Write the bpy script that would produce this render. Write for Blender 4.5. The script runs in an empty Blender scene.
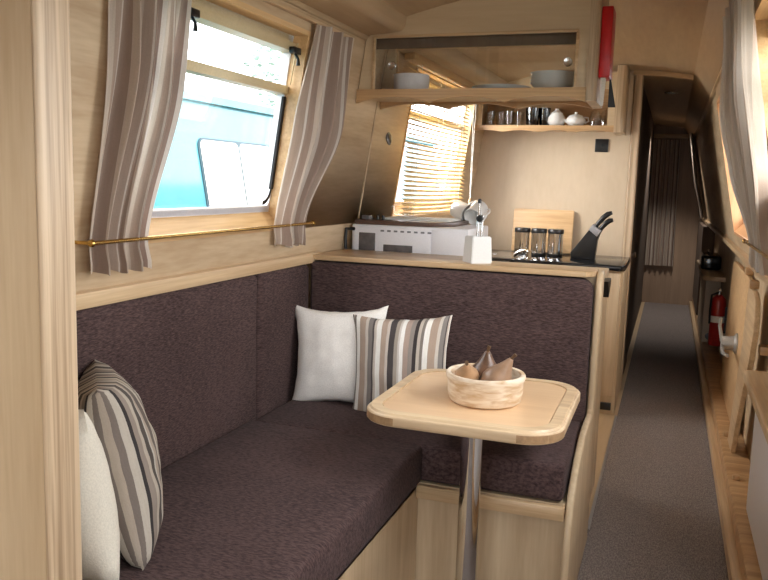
import bpy, bmesh, math, random
from mathutils import Vector, Matrix, noise as mnoise
random.seed(7)
PI = math.pi
sc = bpy.context.scene
COL = sc.collection

# ------------------------------------------------------------------ materials
def lin(c):
    return tuple(((x/255)/12.92 if x/255 <= .04045 else ((x/255+.055)/1.055)**2.4) for x in c)+(1,)

def new_mat(name):
    m = bpy.data.materials.new(name); m.use_nodes = True
    nt = m.node_tree; b = nt.nodes['Principled BSDF']
    return m, nt, b

def nd(nt, t, **kw):
    n = nt.nodes.new(t)
    for k, v in kw.items(): setattr(n, k, v)
    return n

def ramp(nt, stops, interp='LINEAR'):
    r = nt.nodes.new('ShaderNodeValToRGB'); cr = r.color_ramp; cr.interpolation = interp
    while len(cr.elements) > 1: cr.elements.remove(cr.elements[-1])
    cr.elements[0].position = stops[0][0]; cr.elements[0].color = stops[0][1]
    for p, c in stops[1:]:
        e = cr.elements.new(p); e.color = c
    return r

def wood(name, a, b, axis='Z', scale=14, rough=.45, stretch=.06, contrast=.25):
    """pale veneer: stretched noise grain along one axis"""
    m, nt, bs = new_mat(name); L = nt.links
    tc = nd(nt, 'ShaderNodeTexCoord'); mp = nd(nt, 'ShaderNodeMapping')
    s = [1, 1, 1]; s['XYZ'.index(axis)] = stretch
    mp.inputs['Scale'].default_value = s
    L.new(tc.outputs['Object'], mp.inputs['Vector'])
    n1 = nd(nt, 'ShaderNodeTexNoise'); n1.inputs['Scale'].default_value = scale
    n1.inputs['Detail'].default_value = 6; n1.inputs['Distortion'].default_value = .6
    n2 = nd(nt, 'ShaderNodeTexNoise'); n2.inputs['Scale'].default_value = scale*7
    n2.inputs['Detail'].default_value = 3
    L.new(mp.outputs[0], n1.inputs['Vector']); L.new(mp.outputs[0], n2.inputs['Vector'])
    mx = nd(nt, 'ShaderNodeMath', operation='MULTIPLY_ADD')
    L.new(n2.outputs['Fac'], mx.inputs[0]); mx.inputs[1].default_value = .45; 
    L.new(n1.outputs['Fac'], mx.inputs[2])
    r = ramp(nt, [(.72-contrast, lin(b)), (.72+contrast, lin(a))])
    L.new(mx.outputs[0], r.inputs[0]); L.new(r.outputs[0], bs.inputs['Base Color'])
    bs.inputs['Roughness'].default_value = rough
    bp = nd(nt, 'ShaderNodeBump'); bp.inputs['Strength'].default_value = .06; bp.inputs['Distance'].default_value = .002
    L.new(mx.outputs[0], bp.inputs['Height']); L.new(bp.outputs[0], bs.inputs['Normal'])
    return m

def plain(name, c, rough=.5, metal=0, bump=0, bscale=200, var=0.0):
    m, nt, bs = new_mat(name); L = nt.links
    bs.inputs['Roughness'].default_value = rough; bs.inputs['Metallic'].default_value = metal
    tc = nd(nt, 'ShaderNodeTexCoord'); n = nd(nt, 'ShaderNodeTexNoise')
    n.inputs['Scale'].default_value = bscale; n.inputs['Detail'].default_value = 4
    L.new(tc.outputs['Object'], n.inputs['Vector'])
    lo = tuple(max(0, x*(1-var)) for x in c); hi = tuple(min(255, x*(1+var)) for x in c)
    r = ramp(nt, [(.35, lin(lo)), (.65, lin(hi))])
    L.new(n.outputs['Fac'], r.inputs[0]); L.new(r.outputs[0], bs.inputs['Base Color'])
    if bump:
        bp = nd(nt, 'ShaderNodeBump'); bp.inputs['Strength'].default_value = bump; bp.inputs['Distance'].default_value = .003
        L.new(n.outputs['Fac'], bp.inputs['Height']); L.new(bp.outputs[0], bs.inputs['Normal'])
    return m

def heather(name, a, b, sx=(18, 18, 140), bump=.35, rough=.95):
    """woven upholstery with streaky two-tone yarn"""
    m, nt, bs = new_mat(name); L = nt.links
    tc = nd(nt, 'ShaderNodeTexCoord'); mp = nd(nt, 'ShaderNodeMapping'); mp.inputs['Scale'].default_value = sx
    L.new(tc.outputs['Object'], mp.inputs['Vector'])
    n = nd(nt, 'ShaderNodeTexNoise'); n.inputs['Scale'].default_value = 1.6; n.inputs['Detail'].default_value = 5
    n.inputs['Roughness'].default_value = .7
    L.new(mp.outputs[0], n.inputs['Vector'])
    n2 = nd(nt, 'ShaderNodeTexNoise'); n2.inputs['Scale'].default_value = 3; L.new(tc.outputs['Object'], n2.inputs['Vector'])
    ad = nd(nt, 'ShaderNodeMath', operation='MULTIPLY_ADD'); L.new(n2.outputs['Fac'], ad.inputs[0]); ad.inputs[1].default_value = .2
    L.new(n.outputs['Fac'], ad.inputs[2])
    r = ramp(nt, [(.45, lin(b)), (.75, lin(a))]); L.new(ad.outputs[0], r.inputs[0]); L.new(r.outputs[0], bs.inputs['Base Color'])
    bs.inputs['Roughness'].default_value = rough
    bs.inputs['Sheen Weight'].default_value = .03; bs.inputs['Specular IOR Level'].default_value = .15
    bp = nd(nt, 'ShaderNodeBump'); bp.inputs['Strength'].default_value = bump; bp.inputs['Distance'].default_value = .004
    L.new(n.outputs['Fac'], bp.inputs['Height']); L.new(bp.outputs[0], bs.inputs['Normal'])
    return m

def stripes(name, stops, reps=1, rough=.9, trans=0):
    """constant colour bands across the cloth's own u coordinate"""
    m, nt, bs = new_mat(name); L = nt.links
    uv = nd(nt, 'ShaderNodeUVMap'); sp = nd(nt, 'ShaderNodeSeparateXYZ'); L.new(uv.outputs[0], sp.inputs[0])
    mu = nd(nt, 'ShaderNodeMath', operation='MULTIPLY'); mu.inputs[1].default_value = reps
    fr = nd(nt, 'ShaderNodeMath', operation='FRACT'); L.new(sp.outputs[0], mu.inputs[0]); L.new(mu.outputs[0], fr.inputs[0])
    r = ramp(nt, [(p, lin(c)) for p, c in stops], 'CONSTANT'); L.new(fr.outputs[0], r.inputs[0])
    tc = nd(nt, 'ShaderNodeTexCoord'); n = nd(nt, 'ShaderNodeTexNoise'); n.inputs['Scale'].default_value = 260
    L.new(tc.outputs['Object'], n.inputs['Vector'])
    mx = nd(nt, 'ShaderNodeMixRGB', blend_type='MULTIPLY'); mx.inputs[0].default_value = .35
    mpp = nd(nt, 'ShaderNodeMapping'); mpp.inputs['Scale'].default_value = (1, .1, 1); L.new(uv.outputs[0], mpp.inputs[0])
    n3 = nd(nt, 'ShaderNodeTexNoise'); n3.inputs['Scale'].default_value = 110; n3.inputs['Detail'].default_value = 4; L.new(mpp.outputs[0], n3.inputs['Vector'])
    av = nd(nt, 'ShaderNodeMixRGB'); av.inputs[0].default_value = .6; L.new(n.outputs['Fac'], av.inputs[1]); L.new(n3.outputs['Fac'], av.inputs[2])
    L.new(r.outputs[0], mx.inputs[1]); L.new(av.outputs[0], mx.inputs[2])
    g = nd(nt, 'ShaderNodeMixRGB', blend_type='MULTIPLY'); g.inputs[0].default_value = 1; g.inputs[2].default_value = (1.2, 1.2, 1.2, 1)
    L.new(mx.outputs[0], g.inputs[1]); L.new(g.outputs[0], bs.inputs['Base Color'])
    bs.inputs['Roughness'].default_value = rough
    bp = nd(nt, 'ShaderNodeBump'); bp.inputs['Strength'].default_value = .2; bp.inputs['Distance'].default_value = .002
    L.new(n.outputs['Fac'], bp.inputs['Height']); L.new(bp.outputs[0], bs.inputs['Normal'])
    if trans:
        tr = nd(nt, 'ShaderNodeBsdfTranslucent'); L.new(g.outputs[0], tr.inputs[0])
        ms = nd(nt, 'ShaderNodeMixShader'); ms.inputs[0].default_value = trans
        L.new(bs.outputs[0], ms.inputs[1]); L.new(tr.outputs[0], ms.inputs[2])
        L.new(ms.outputs[0], nt.nodes['Material Output'].inputs[0])
    return m

def glass(name, refl=.08, tint=(1, 1, 1, 1), rough=0.0):
    m, nt, bs = new_mat(name); L = nt.links; nt.nodes.remove(bs)
    t = nd(nt, 'ShaderNodeBsdfTransparent'); t.inputs[0].default_value = tint
    g = nd(nt, 'ShaderNodeBsdfGlossy'); g.inputs['Roughness'].default_value = rough
    lw = nd(nt, 'ShaderNodeLayerWeight'); lw.inputs[0].default_value = .25
    mm = nd(nt, 'ShaderNodeMath', operation='MULTIPLY_ADD'); L.new(lw.outputs['Facing'], mm.inputs[0])
    mm.inputs[1].default_value = refl*2; mm.inputs[2].default_value = refl*.5
    ms = nd(nt, 'ShaderNodeMixShader'); L.new(mm.outputs[0], ms.inputs[0]); L.new(t.outputs[0], ms.inputs[1]); L.new(g.outputs[0], ms.inputs[2])
    L.new(ms.outputs[0], nt.nodes['Material Output'].inputs[0])
    return m

W_A, W_B = (216, 192, 156), (190, 160, 122)
def pale(c, k=.82):
    g = sum(c)/3; q = [g+(x-g)*k for x in c]; return (min(255, q[0]*1.005), q[1]*1.0, q[2]*.985)
_wood = wood
def wood(name, a, b, *r, **k): return _wood(name, pale(a), pale(b), *r, **k)
M = dict(
 wall=wood('wall_veneer', (208, 182, 146), (178, 146, 108), 'Y', 12, .5, .12, .24),
 wallz=wood('panel_veneer', W_A, (188, 158, 120), 'Z', 12, .45, .07, .26),
 panelx=wood('panel_veneer_x', W_A, (194, 165, 126), 'X', 9, .45, .08, .3),
 bulk=wood('bulkhead_veneer', (206, 184, 156), (192, 168, 138), 'Z', 5, .5, .35, .35),
 post=wood('ash_post', (206, 178, 144), (158, 128, 96), 'Z', 30, .4, .02, .13),
 trimy=wood('ash_trim', (222, 190, 146), (190, 154, 112), 'Y', 24, .35, .03, .2),
 trimx=wood('ash_trim_x', (222, 190, 146), (188, 150, 106), 'X', 24, .35, .03, .2),
 oakx=wood('oak_x', (212, 168, 116), (170, 126, 80), 'X', 20, .4, .03, .2),
 ceil=wood('ceiling_veneer', (192, 162, 124), (168, 136, 100), 'Y', 7, .5, .1, .3),
 table=wood('table_veneer', (238, 200, 156), (222, 180, 134), 'X', 12, .3, .06, .3),
 tedge=wood('table_edge', (232, 204, 164), (200, 166, 126), 'X', 20, .35, .04, .2),
 tcorner=wood('table_corner', (196, 156, 112), (160, 122, 84), 'Y', 20, .35, .04, .2),
 board=wood('board_wood', (222, 182, 130), (196, 150, 98), 'X', 30, .5, .04, .22),
 blind=plain('blind_slat', (238, 204, 140), .45, var=.04, bscale=30),
 jamb=wood('pine_lining', (226, 186, 128), (196, 150, 94), 'Y', 16, .4, .05, .2),
 jambz=wood('pine_lining_z', (232, 170, 112), (214, 146, 90), 'Z', 16, .4, .05, .2),
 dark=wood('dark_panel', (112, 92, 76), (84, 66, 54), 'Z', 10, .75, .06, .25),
 endw=wood('end_panel', (172, 142, 116), (146, 118, 96), 'Z', 10, .5, .06, .25),
 black=plain('black_plastic', (20, 20, 21), .35, var=.05),
 blackg=plain('black_gloss', (22, 22, 24), .12, var=.1, bscale=300),
 rubber=plain('black_rubber', (28, 28, 30), .7),
 steel=plain('steel', (205, 205, 205), .22, 1, var=.03),
 chrome=plain('chrome', (225, 225, 226), .08, 1, var=.01),
 bracket=plain('dull_bracket', (176, 174, 170), .42, .6, var=.05),
 brass=plain('brass', (196, 160, 92), .25, 1, var=.03),
 alu=plain('anodised_frame', (206, 190, 150), .35, .25, var=.03),
 white=plain('white_enamel', (238, 238, 242), .3, var=.01),
 cup=plain('white_china', (240, 240, 238), .2, var=.01),
 red=plain('red_case', (196, 26, 32), .35, var=.04, bscale=30),
 redp=plain('red_paint', (158, 36, 32), .3, var=.05, bscale=20),
 paper=plain('white_paper', (232, 232, 226), .8, var=.03),
 printed=plain('grey_print', (120, 122, 126), .6),
 smoke=plain('grey_window', (96, 92, 92), .25, var=.08, bscale=30),
 linen=plain('cream_linen', (244, 241, 236), .95, bump=.25, bscale=260, var=.03),
 linend=plain('cream_linen_shaded', (214, 208, 194), .95, bump=.25, bscale=260, var=.03),  # darker copy of the linen, shade of the near corner put into the colour
 tray=wood('brown_tray', (104, 76, 62), (80, 56, 46), 'X', 14, .35, .05, .25),
 pearD=plain('pear_dark', (104, 76, 58), .35, var=.15, bscale=20),
 pearM=plain('pear_taupe', (152, 122, 98), .35, var=.1, bscale=18),
 pearL=plain('pear_tan', (178, 142, 108), .35, var=.1, bscale=18),
 stem=plain('pear_stem', (96, 70, 46), .7, var=.1),
 sofa=heather('brown_chenille', (97, 78, 76), (50, 38, 37), (34, 34, 190), .35),
 seat=heather('brown_chenille_seat', (96, 77, 76), (50, 38, 38), (40, 120, 60), .35),
 pane=glass('window_pane', .04),
 cabg=glass('cabinet_pane', .10, (.985, .99, .985, 1)),
 drink=glass('clear_glass', .10, (.985, .99, .99, 1)),
 drinkd=glass('dark_tumbler', .2, (.16, .16, .18, 1)),
 vinyl=wood('galley_vinyl', (208, 180, 140), (188, 158, 118), 'Y', 6, .4, .1, .3),
 grey=plain('grey_strip', (168, 168, 172), .35, .6, var=.03),
 teal=plain('teal_paint', (90, 158, 176), .1, var=.05, bscale=1.5),
 tealp=plain('pale_teal_paint', (104, 168, 180), .4, var=.03, bscale=2),
 tdark=plain('dark_teal_frame', (40, 78, 90), .4, var=.05),
 wpanel=plain('boat_window_white', (245, 245, 245), .3, var=.01),
 bark=plain('bark', (150, 140, 130), .9, var=.2, bscale=12),
 leaf=plain('leaf', (150, 172, 160), .8, var=.15, bscale=3),
 water=plain('canal_water', (84, 96, 88), .06, var=.15, bscale=.8, bump=.1),
)
# carpet: grey-brown loop pile
def carpet_mat():
    m, nt, bs = new_mat('grey_carpet'); L = nt.links
    tc = nd(nt, 'ShaderNodeTexCoord'); mp = nd(nt, 'ShaderNodeMapping'); mp.inputs['Scale'].default_value = (230, 80, 230)
    L.new(tc.outputs['Object'], mp.inputs[0])
    n = nd(nt, 'ShaderNodeTexNoise'); n.inputs['Scale'].default_value = 1; n.inputs['Detail'].default_value = 3; L.new(mp.outputs[0], n.inputs['Vector'])
    r = ramp(nt, [(.32, lin((98, 90, 87))), (.68, lin((150, 139, 134)))]); L.new(n.outputs['Fac'], r.inputs[0])
    L.new(r.outputs[0], bs.inputs['Base Color']); bs.inputs['Roughness'].default_value = 1
    bp = nd(nt, 'ShaderNodeBump'); bp.inputs['Strength'].default_value = .7; bp.inputs['Distance'].default_value = .006
    L.new(n.outputs['Fac'], bp.inputs['Height']); L.new(bp.outputs[0], bs.inputs['Normal'])
    return m
M['carpet'] = carpet_mat()
# hammered stone-coloured bowl
def bowl_mat():
    m, nt, bs = new_mat('carved_bowl'); L = nt.links
    tc = nd(nt, 'ShaderNodeTexCoord'); mp = nd(nt, 'ShaderNodeMapping'); mp.inputs['Scale'].default_value = (7, 7, 34)
    L.new(tc.outputs['Object'], mp.inputs[0])
    n = nd(nt, 'ShaderNodeTexNoise'); n.inputs['Scale'].default_value = 2; n.inputs['Detail'].default_value = 6; n.inputs['Distortion'].default_value = .5
    L.new(mp.outputs[0], n.inputs['Vector'])
    r = ramp(nt, [(.34, lin((206, 176, 138))), (.58, lin((238, 224, 204)))]); L.new(n.outputs['Fac'], r.inputs[0])
    L.new(r.outputs[0], bs.inputs['Base Color']); bs.inputs['Roughness'].default_value = .6
    bp = nd(nt, 'ShaderNodeBump'); bp.inputs['Strength'].default_value = .4; bp.inputs['Distance'].default_value = .003
    L.new(n.outputs['Fac'], bp.inputs['Height']); L.new(bp.outputs[0], bs.inputs['Normal'])
    return m
M['bowl'] = bowl_mat()
CUR = [(0, (214, 200, 184)), (.16, (192, 172, 156)), (.30, (228, 218, 206)), (.34, (172, 150, 136)), (.50, (214, 198, 182)),
       (.60, (234, 226, 216)), (.66, (200, 184, 168)), (.80, (160, 138, 126)), (.93, (230, 220, 210))]
M['curtain'] = stripes('striped_curtain', [(p, tuple(v*.95 for v in c)) for p, c in CUR], 3, .9, .35)
M['curtaind'] = stripes('striped_curtain_shaded', [(p, tuple(v*.6 for v in c)) for p, c in CUR], 3, .95, 0)  # darkened copy of the curtain stripes, gangway shade put into the colour
STR = [(0, (62, 56, 56)), (.05, (196, 186, 174)), (.09, (132, 124, 116)), (.13, (240, 238, 232)), (.20, (176, 156, 140)), (.30, (206, 198, 188)),
       (.34, (136, 130, 126)), (.41, (88, 82, 80)), (.435, (206, 196, 184)), (.47, (244, 242, 236)), (.54, (182, 162, 146)), (.62, (210, 200, 190)),
       (.66, (78, 72, 72)), (.74, (170, 160, 148)), (.79, (212, 206, 198)), (.82, (244, 242, 238)), (.87, (178, 158, 146)), (.94, (150, 142, 136))]
M['stripe'] = stripes('striped_cushion', STR, 1.5)
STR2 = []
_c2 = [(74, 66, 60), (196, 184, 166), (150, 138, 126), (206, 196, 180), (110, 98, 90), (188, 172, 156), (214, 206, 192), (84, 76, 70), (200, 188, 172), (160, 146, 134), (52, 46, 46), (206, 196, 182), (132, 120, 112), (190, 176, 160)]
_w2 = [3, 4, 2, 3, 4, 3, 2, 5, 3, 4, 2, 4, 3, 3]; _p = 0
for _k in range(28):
    STR2.append((_p/sum(_w2)/2, tuple(v*.86 for v in _c2[_k % 14]))); _p += _w2[_k % 14]  # bands darkened, dimness of the near corner is in the cloth colour
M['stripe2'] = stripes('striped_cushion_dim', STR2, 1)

# ------------------------------------------------------------------ mesh helpers
def bm_new(): return bmesh.new()

def merge(dst, src):
    me = bpy.data.meshes.new('t'); src.to_mesh(me); src.free(); dst.from_mesh(me); bpy.data.meshes.remove(me)

def box(bm, x0, x1, y0, y1, z0, z1, bev=0.0, seg=2, mat=None):
    b = bmesh.new(); bmesh.ops.create_cube(b, size=1)
    for v in b.verts:
        v.co = Vector(((x0+x1)/2+v.co.x*(x1-x0), (y0+y1)/2+v.co.y*(y1-y0), (z0+z1)/2+v.co.z*(z1-z0)))
    if bev: bmesh.ops.bevel(b, geom=b.edges[:], offset=bev, segments=seg, profile=.5, affect='EDGES')
    if mat: b.transform(mat)
    merge(bm, b); return bm

def prism(bm, poly, axis, a, b_, bev=0.0, seg=2, mat=None):
    """extrude a 2-D polygon along an axis; 2-D coords are the other two axes in order"""
    b = bmesh.new()
    def p3(p, t):
        return {'X': (t, p[0], p[1]), 'Y': (p[0], t, p[1]), 'Z': (p[0], p[1], t)}[axis]
    v0 = [b.verts.new(p3(p, a)) for p in poly]; v1 = [b.verts.new(p3(p, b_)) for p in poly]
    n = len(poly); b.faces.new(v0); b.faces.new(v1[::-1])
    for i in range(n): b.faces.new((v0[i], v0[(i+1) % n], v1[(i+1) % n], v1[i]))
    bmesh.ops.recalc_face_normals(b, faces=b.faces[:])
    if bev:
        caps = [e for e in b.edges if (e.verts[0] in v0 and e.verts[1] in v0) or (e.verts[0] in v1 and e.verts[1] in v1)]
        bmesh.ops.bevel(b, geom=caps, offset=bev, segments=seg, profile=.5, affect='EDGES')
    if mat: b.transform(mat)
    merge(bm, b); return bm

def lathe(bm, prof, c=(0, 0, 0), seg=24, mat=None, closed=False):
    b = bmesh.new(); rings = []
    for r, z in prof:
        if r < 1e-5: rings.append([b.verts.new((0, 0, z))])
        else: rings.append([b.verts.new((r*math.cos(2*PI*i/seg), r*math.sin(2*PI*i/seg), z)) for i in range(seg)])
    for A, B in zip(rings, rings[1:]):
        for i in range(seg):
            j = (i+1) % seg
            if len(A) == 1 and len(B) > 1: b.faces.new((A[0], B[j], B[i]))
            elif len(B) == 1 and len(A) > 1: b.faces.new((A[i], A[j], B[0]))
            elif len(A) > 1: b.faces.new((A[i], A[j], B[j], B[i]))
    bmesh.ops.recalc_face_normals(b, faces=b.faces[:])
    if mat: b.transform(mat)
    b.transform(Matrix.Translation(c)); merge(bm, b); return bm

def tube(bm, pts, r, seg=10, caps=True):
    b = bmesh.new(); pts = [Vector(p) for p in pts]; n = len(pts); rings = []
    rr = r if isinstance(r, (list, tuple)) else [r]*n
    up = None
    for i, p in enumerate(pts):
        t = (pts[min(i+1, n-1)]-pts[max(i-1, 0)]).normalized()
        if up is None or abs(up.dot(t)) > .99: up = Vector((0, 0, 1)) if abs(t.z) < .9 else Vector((1, 0, 0))
        s = t.cross(up).normalized(); u = s.cross(t).normalized(); up = u
        rings.append([b.verts.new(p+rr[i]*(math.cos(2*PI*k/seg)*s+math.sin(2*PI*k/seg)*u)) for k in range(seg)])
    for A, B in zip(rings, rings[1:]):
        for k in range(seg): b.faces.new((A[k], A[(k+1) % seg], B[(k+1) % seg], B[k]))
    if caps: b.faces.new(rings[0][::-1]); b.faces.new(rings[-1])
    bmesh.ops.recalc_face_normals(b, faces=b.faces[:])
    merge(bm, b); return bm

def rrect(x0, x1, y0, y1, r, n=6):
    rs = r if isinstance(r, (list, tuple)) else [r]*4
    out = []
    for (cx, cy, a0), q in zip([(x1, y1, 0), (x0, y1, 90), (x0, y0, 180), (x1, y0, 270)], rs):
        sx = -1 if cx == x1 else 1; sy = -1 if cy == y1 else 1
        if q <= 0: out.append((cx, cy)); continue
        for i in range(n+1):
            a = math.radians(a0+90*i/n); out.append((cx+sx*q+q*math.cos(a), cy+sy*q+q*math.sin(a)))
    return out

def basis(o):
    m = o.matrix_basis.copy()
    while o.parent: o = o.parent; m = o.matrix_basis @ m
    return m

def obj(name, bm, mat, parent=None, local=False, smooth=38, kind=None):
    if parent and not local: bm.transform(basis(parent).inverted())
    loc = Vector((0, 0, 0))
    if not parent and not local:
        xs = [v.co for v in bm.verts]
        loc = Vector(((min(v.x for v in xs)+max(v.x for v in xs))/2, (min(v.y for v in xs)+max(v.y for v in xs))/2, min(v.z for v in xs)))
        bm.transform(Matrix.Translation(-loc))
    me = bpy.data.meshes.new(name); bm.to_mesh(me); bm.free()
    for p in me.polygons: p.use_smooth = True
    me.set_sharp_from_angle(angle=math.radians(smooth))
    me.materials.append(mat)
    o = bpy.data.objects.new(name, me); COL.objects.link(o); o.location = loc
    if parent: o.parent = parent
    if kind: o['kind'] = kind
    return o

def tag(o, label, cat, group=None):
    o['label'] = label; o['category'] = cat
    if group: o['group'] = group
    return o

def thing(name, label, cat, loc=(0, 0, 0), rz=0, group=None):
    o = bpy.data.objects.new(name, None); o.empty_display_size = .05; COL.objects.link(o)
    o.location = loc; o.rotation_euler = (0, 0, rz)
    return tag(o, label, cat, group)

def dup(root, loc, rz=0, label=None, group=None):
    r = root.copy(); COL.objects.link(r); r.location = loc; r.rotation_euler = (0, 0, rz)
    if label: r['label'] = label
    if group: r['group'] = group
    for ch in list(root.children):
        c = ch.copy(); COL.objects.link(c); c.parent = r
        for g in list(ch.children):
            d = g.copy(); COL.objects.link(d); d.parent = c
    return r

def struct(name, bm, mat, parent=None, smooth=38):
    o = obj(name, bm, mat, parent, smooth=smooth); o['kind'] = 'structure'; return o

# ------------------------------------------------------------------ room profile (metres; +Y runs down the boat, +X to the right)
def xl(z): return -1.42+.15*(z-1.1)          # left cabin side, leaning in above the gunwale
def xr(z): return .39-.206*(z-1.1)            # right cabin side
def zc(x): return 2.212-.19*(x+.36)**2       # arched ceiling
Y0, YB, YE = -1.3, 5.8, 10.6                 # open bow end, galley bulkhead, far end

def side_wall(bm, xf, sgn, ys, zs, holes, t=.10):
    """leaning slab with rectangular openings (y0,y1,z0,z1)"""
    ys = sorted(set(ys+[h[0] for h in holes]+[h[1] for h in holes])); zs = sorted(set(zs+[h[2] for h in holes]+[h[3] for h in holes]))
    for a, b in zip(ys, ys[1:]):
        for c, d in zip(zs, zs[1:]):
            if any(h[0]-1e-6 <= a and b <= h[1]+1e-6 and h[2]-1e-6 <= c and d <= h[3]+1e-6 for h in holes): continue
            prism(bm, [(xf(c), c), (xf(d), d), (xf(d)+sgn*t, d), (xf(c)+sgn*t, c)], 'Y', a, b)
    bmesh.ops.remove_doubles(bm, verts=bm.verts[:], dist=1e-5)
    # drop the doubled inner faces between neighbouring cells
    seen = {}
    for f in bm.faces: seen.setdefault(tuple(sorted(v.index for v in f.verts)), []).append(f)
    bad = [f for fs in seen.values() if len(fs) > 1 for f in fs]
    bmesh.ops.delete(bm, geom=bad, context='FACES')

# window openings
WIN1 = (1.80, 2.76, 1.225, 1.955)
WIN2 = (4.04, 5.40, 1.22, 2.02)
WIN0 = (-.9, .6, 1.225, 1.955)
WIN3 = (1.45, 2.95, 1.23, 1.99)
WIN4 = (4.15, 5.25, 1.17, 1.95)
WIN5 = (-.75, 1.20, 1.2, 2.0)

bm = bm_new(); side_wall(bm, xl, -1, [Y0, YB+.06], [1.1, 2.12], [WIN0, WIN1, WIN2]); struct('wall_left', bm, M['wall'])
bm = bm_new(); box(bm, -1.62, -1.475, Y0, YB+.06, -.02, 1.1); struct('wall_left_lower', bm, M['wall'])
bm = bm_new(); side_wall(bm, xr, 1, [Y0, YE+.1], [1.1, 2.14], [WIN5, WIN3, WIN4]); struct('wall_right', bm, M['wall'])
bm = bm_new(); box(bm, .46, .60, Y0, YE+.1, -.02, 1.1); struct('wall_right_lower', bm, M['wallz'])

# ceiling: arched sheet with thickness
bm = bm_new(); N = 16; xs = [-1.36+i*(1.66/N) for i in range(N+1)]
poly = [(x, zc(x)) for x in xs]+[(x, zc(x)+.06) for x in xs[::-1]]
prism(bm, poly, 'Y', Y0, YE+.1); struct('ceiling', bm, M['ceil'])

# floor: carpeted gangway, with pale vinyl in the galley
bm = bm_new(); box(bm, -.222, .60, Y0, YE+.1, -.06, 0); box(bm, -1.62, -.222, Y0, 3.3, -.06, 0); struct('floor', bm, M['carpet'])
bm = bm_new(); box(bm, -1.55, -.222, 3.3, YE+.1, -.06, -.001); struct('floor_galley', bm, M['vinyl'])

# bulkheads
bm = bm_new()
prism(bm, [(-1.5, -.02), (-.25, -.02), (-.27, 2.215), (-.53, 2.212), (-.9, 2.17), (-1.36, 2.04)], 'Y', YB, YB+.05); struct('wall_back', bm, M['bulk'])
bm = bm_new()
prism(bm, [(-.6, -.02), (.50, -.02), (.50, 1.1), (.30, 2.30), (-.6, 2.30)], 'Y', YE, YE+.08); struct('wall_end', bm, M['endw'])
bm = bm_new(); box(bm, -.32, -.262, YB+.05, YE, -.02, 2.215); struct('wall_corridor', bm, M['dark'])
bm = bm_new(); prism(bm, rrect(-.295, -.235, YB-.02, YB+.055, .015), 'Z', 0, 2.205); struct('trim_1', bm, M['post'])
# wall behind the viewer with an open doorway
bm = bm_new()
box(bm, -1.55, -.55, Y0-.06, Y0, -.02, 2.2); box(bm, .2, .55, Y0-.06, Y0, -.02, 2.2); box(bm, -.55, .2, Y0-.06, Y0, 1.85, 2.2)
struct('wall_front', bm, M['wall'])

# near bulkhead on the left with ash end post
bm = bm_new(); box(bm, -1.474, -1.024, 1.098, 1.14, 0, 2.11); struct('wall_near', bm, M['wallz'])
bm = bm_new(); prism(bm, rrect(-1.024, -1.008, 1.094, 1.176, .007), 'Z', 0, 2.128); struct('trim_2', bm, M['post'])

# cornices along both sides
def cornice(sgn, x_in, x_out, name, y0, y1):
    b = bm_new()
    prism(b, [(x_out, 2.035), (x_in, 2.045), (x_in, 2.12), (x_out, 2.12)], 'Y', y0, y1)
    xm = x_in
    pts = [(xm+sgn*.0, 2.045), (xm-sgn*.028, 2.05), (xm-sgn*.045, 2.068), (xm-sgn*.05, 2.095), (xm-sgn*.05, 2.15), (xm, 2.15)]
    prism(b, pts, 'Y', y0, y1)
    prism(b, rrect(x_out-.012, x_out+.012, 2.015, 2.04, .008, 3), 'Y', y0, y1)
    return struct(name, b, M['ceil'])
cornice(-1, -1.15, -1.285, 'trim_3', Y0, YB)
bm = bm_new(); prism(bm, [(.20, 2.03), (.215, 2.06), (.09, 2.22), (.07, 2.195), (.078, 2.18), (.188, 2.035)], 'Y', Y0, YE); tr4 = struct('trim_4', bm, M['ceil'])
bm = bm_new(); prism(bm, rrect(.060, .082, 2.178, 2.20, .006, 3), 'Y', Y0, YE); prism(bm, rrect(.186, .206, 2.018, 2.036, .006, 3), 'Y', Y0, YE); struct('trim_11', bm, M['trimy'])
# pale batten across the ceiling over the bulkhead
bm = bm_new(); xs = [-.30+i*.038 for i in range(11)]
prism(bm, [(x, zc(x)-.03) for x in xs]+[(x, zc(x)+.01) for x in xs[::-1]], 'Y', YB-.03, YB+.03); struct('trim_5', bm, M['trimx'])
# gunwale ledges
bm = bm_new(); prism(bm, [(-1.475, 1.072), (-1.402, 1.072), (-1.397, 1.085), (-1.402, 1.112), (-1.42, 1.118), (-1.475, 1.118)], 'Y', 1.176, 3.14); struct('trim_6', bm, M['trimy'])
bm = bm_new(); prism(bm, [(.372, 1.065), (.47, 1.065), (.47, 1.105), (.388, 1.105), (.368, 1.095)], 'Y', Y0, YE); struct('trim_7', bm, M['trimy'])
# low service duct along the right side: two stepped timber faces with little turn buttons
bm = bm_new(); box(bm, .30, .340, Y0, YE, 0, .055, .008)
duct = struct('baseboard_right', bm, M['trimy'])
bm = bm_new(); box(bm, .336, .459, Y0, YE, 0, .115, .012); struct('duct_lid', bm, M['oakx'], duct)
for yy in (3.87, 4.56):
    b = bm_new(); prism(b, rrect(.357, .387, yy-.02, yy+.02, .012, 4), 'Z', .112, .135, .004); obj('turn_button', b, M['oakx'], duct)
# joint strip on the left wall where the galley panel starts
bm = bm_new(); prism(bm, [(xl(1.12)+.004, 1.12), (xl(2.03)+.004, 2.03), (xl(2.03)-.01, 2.03), (xl(1.12)-.01, 1.12)], 'Y', 3.555, 3.565); struct('trim_8', bm, M['post'])

# ------------------------------------------------------------------ windows
def frame_box(b, xf, sgn, o0, o1, y0, y1, z0, z1, bev=0):
    """leaning bar between offsets o0..o1 outside the wall face"""
    prism(b, [(xf(z0)+sgn*o0, z0), (xf(z1)+sgn*o0, z1), (xf(z1)+sgn*o1, z1), (xf(z0)+sgn*o1, z0)], 'Y', y0, y1, bev)

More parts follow.
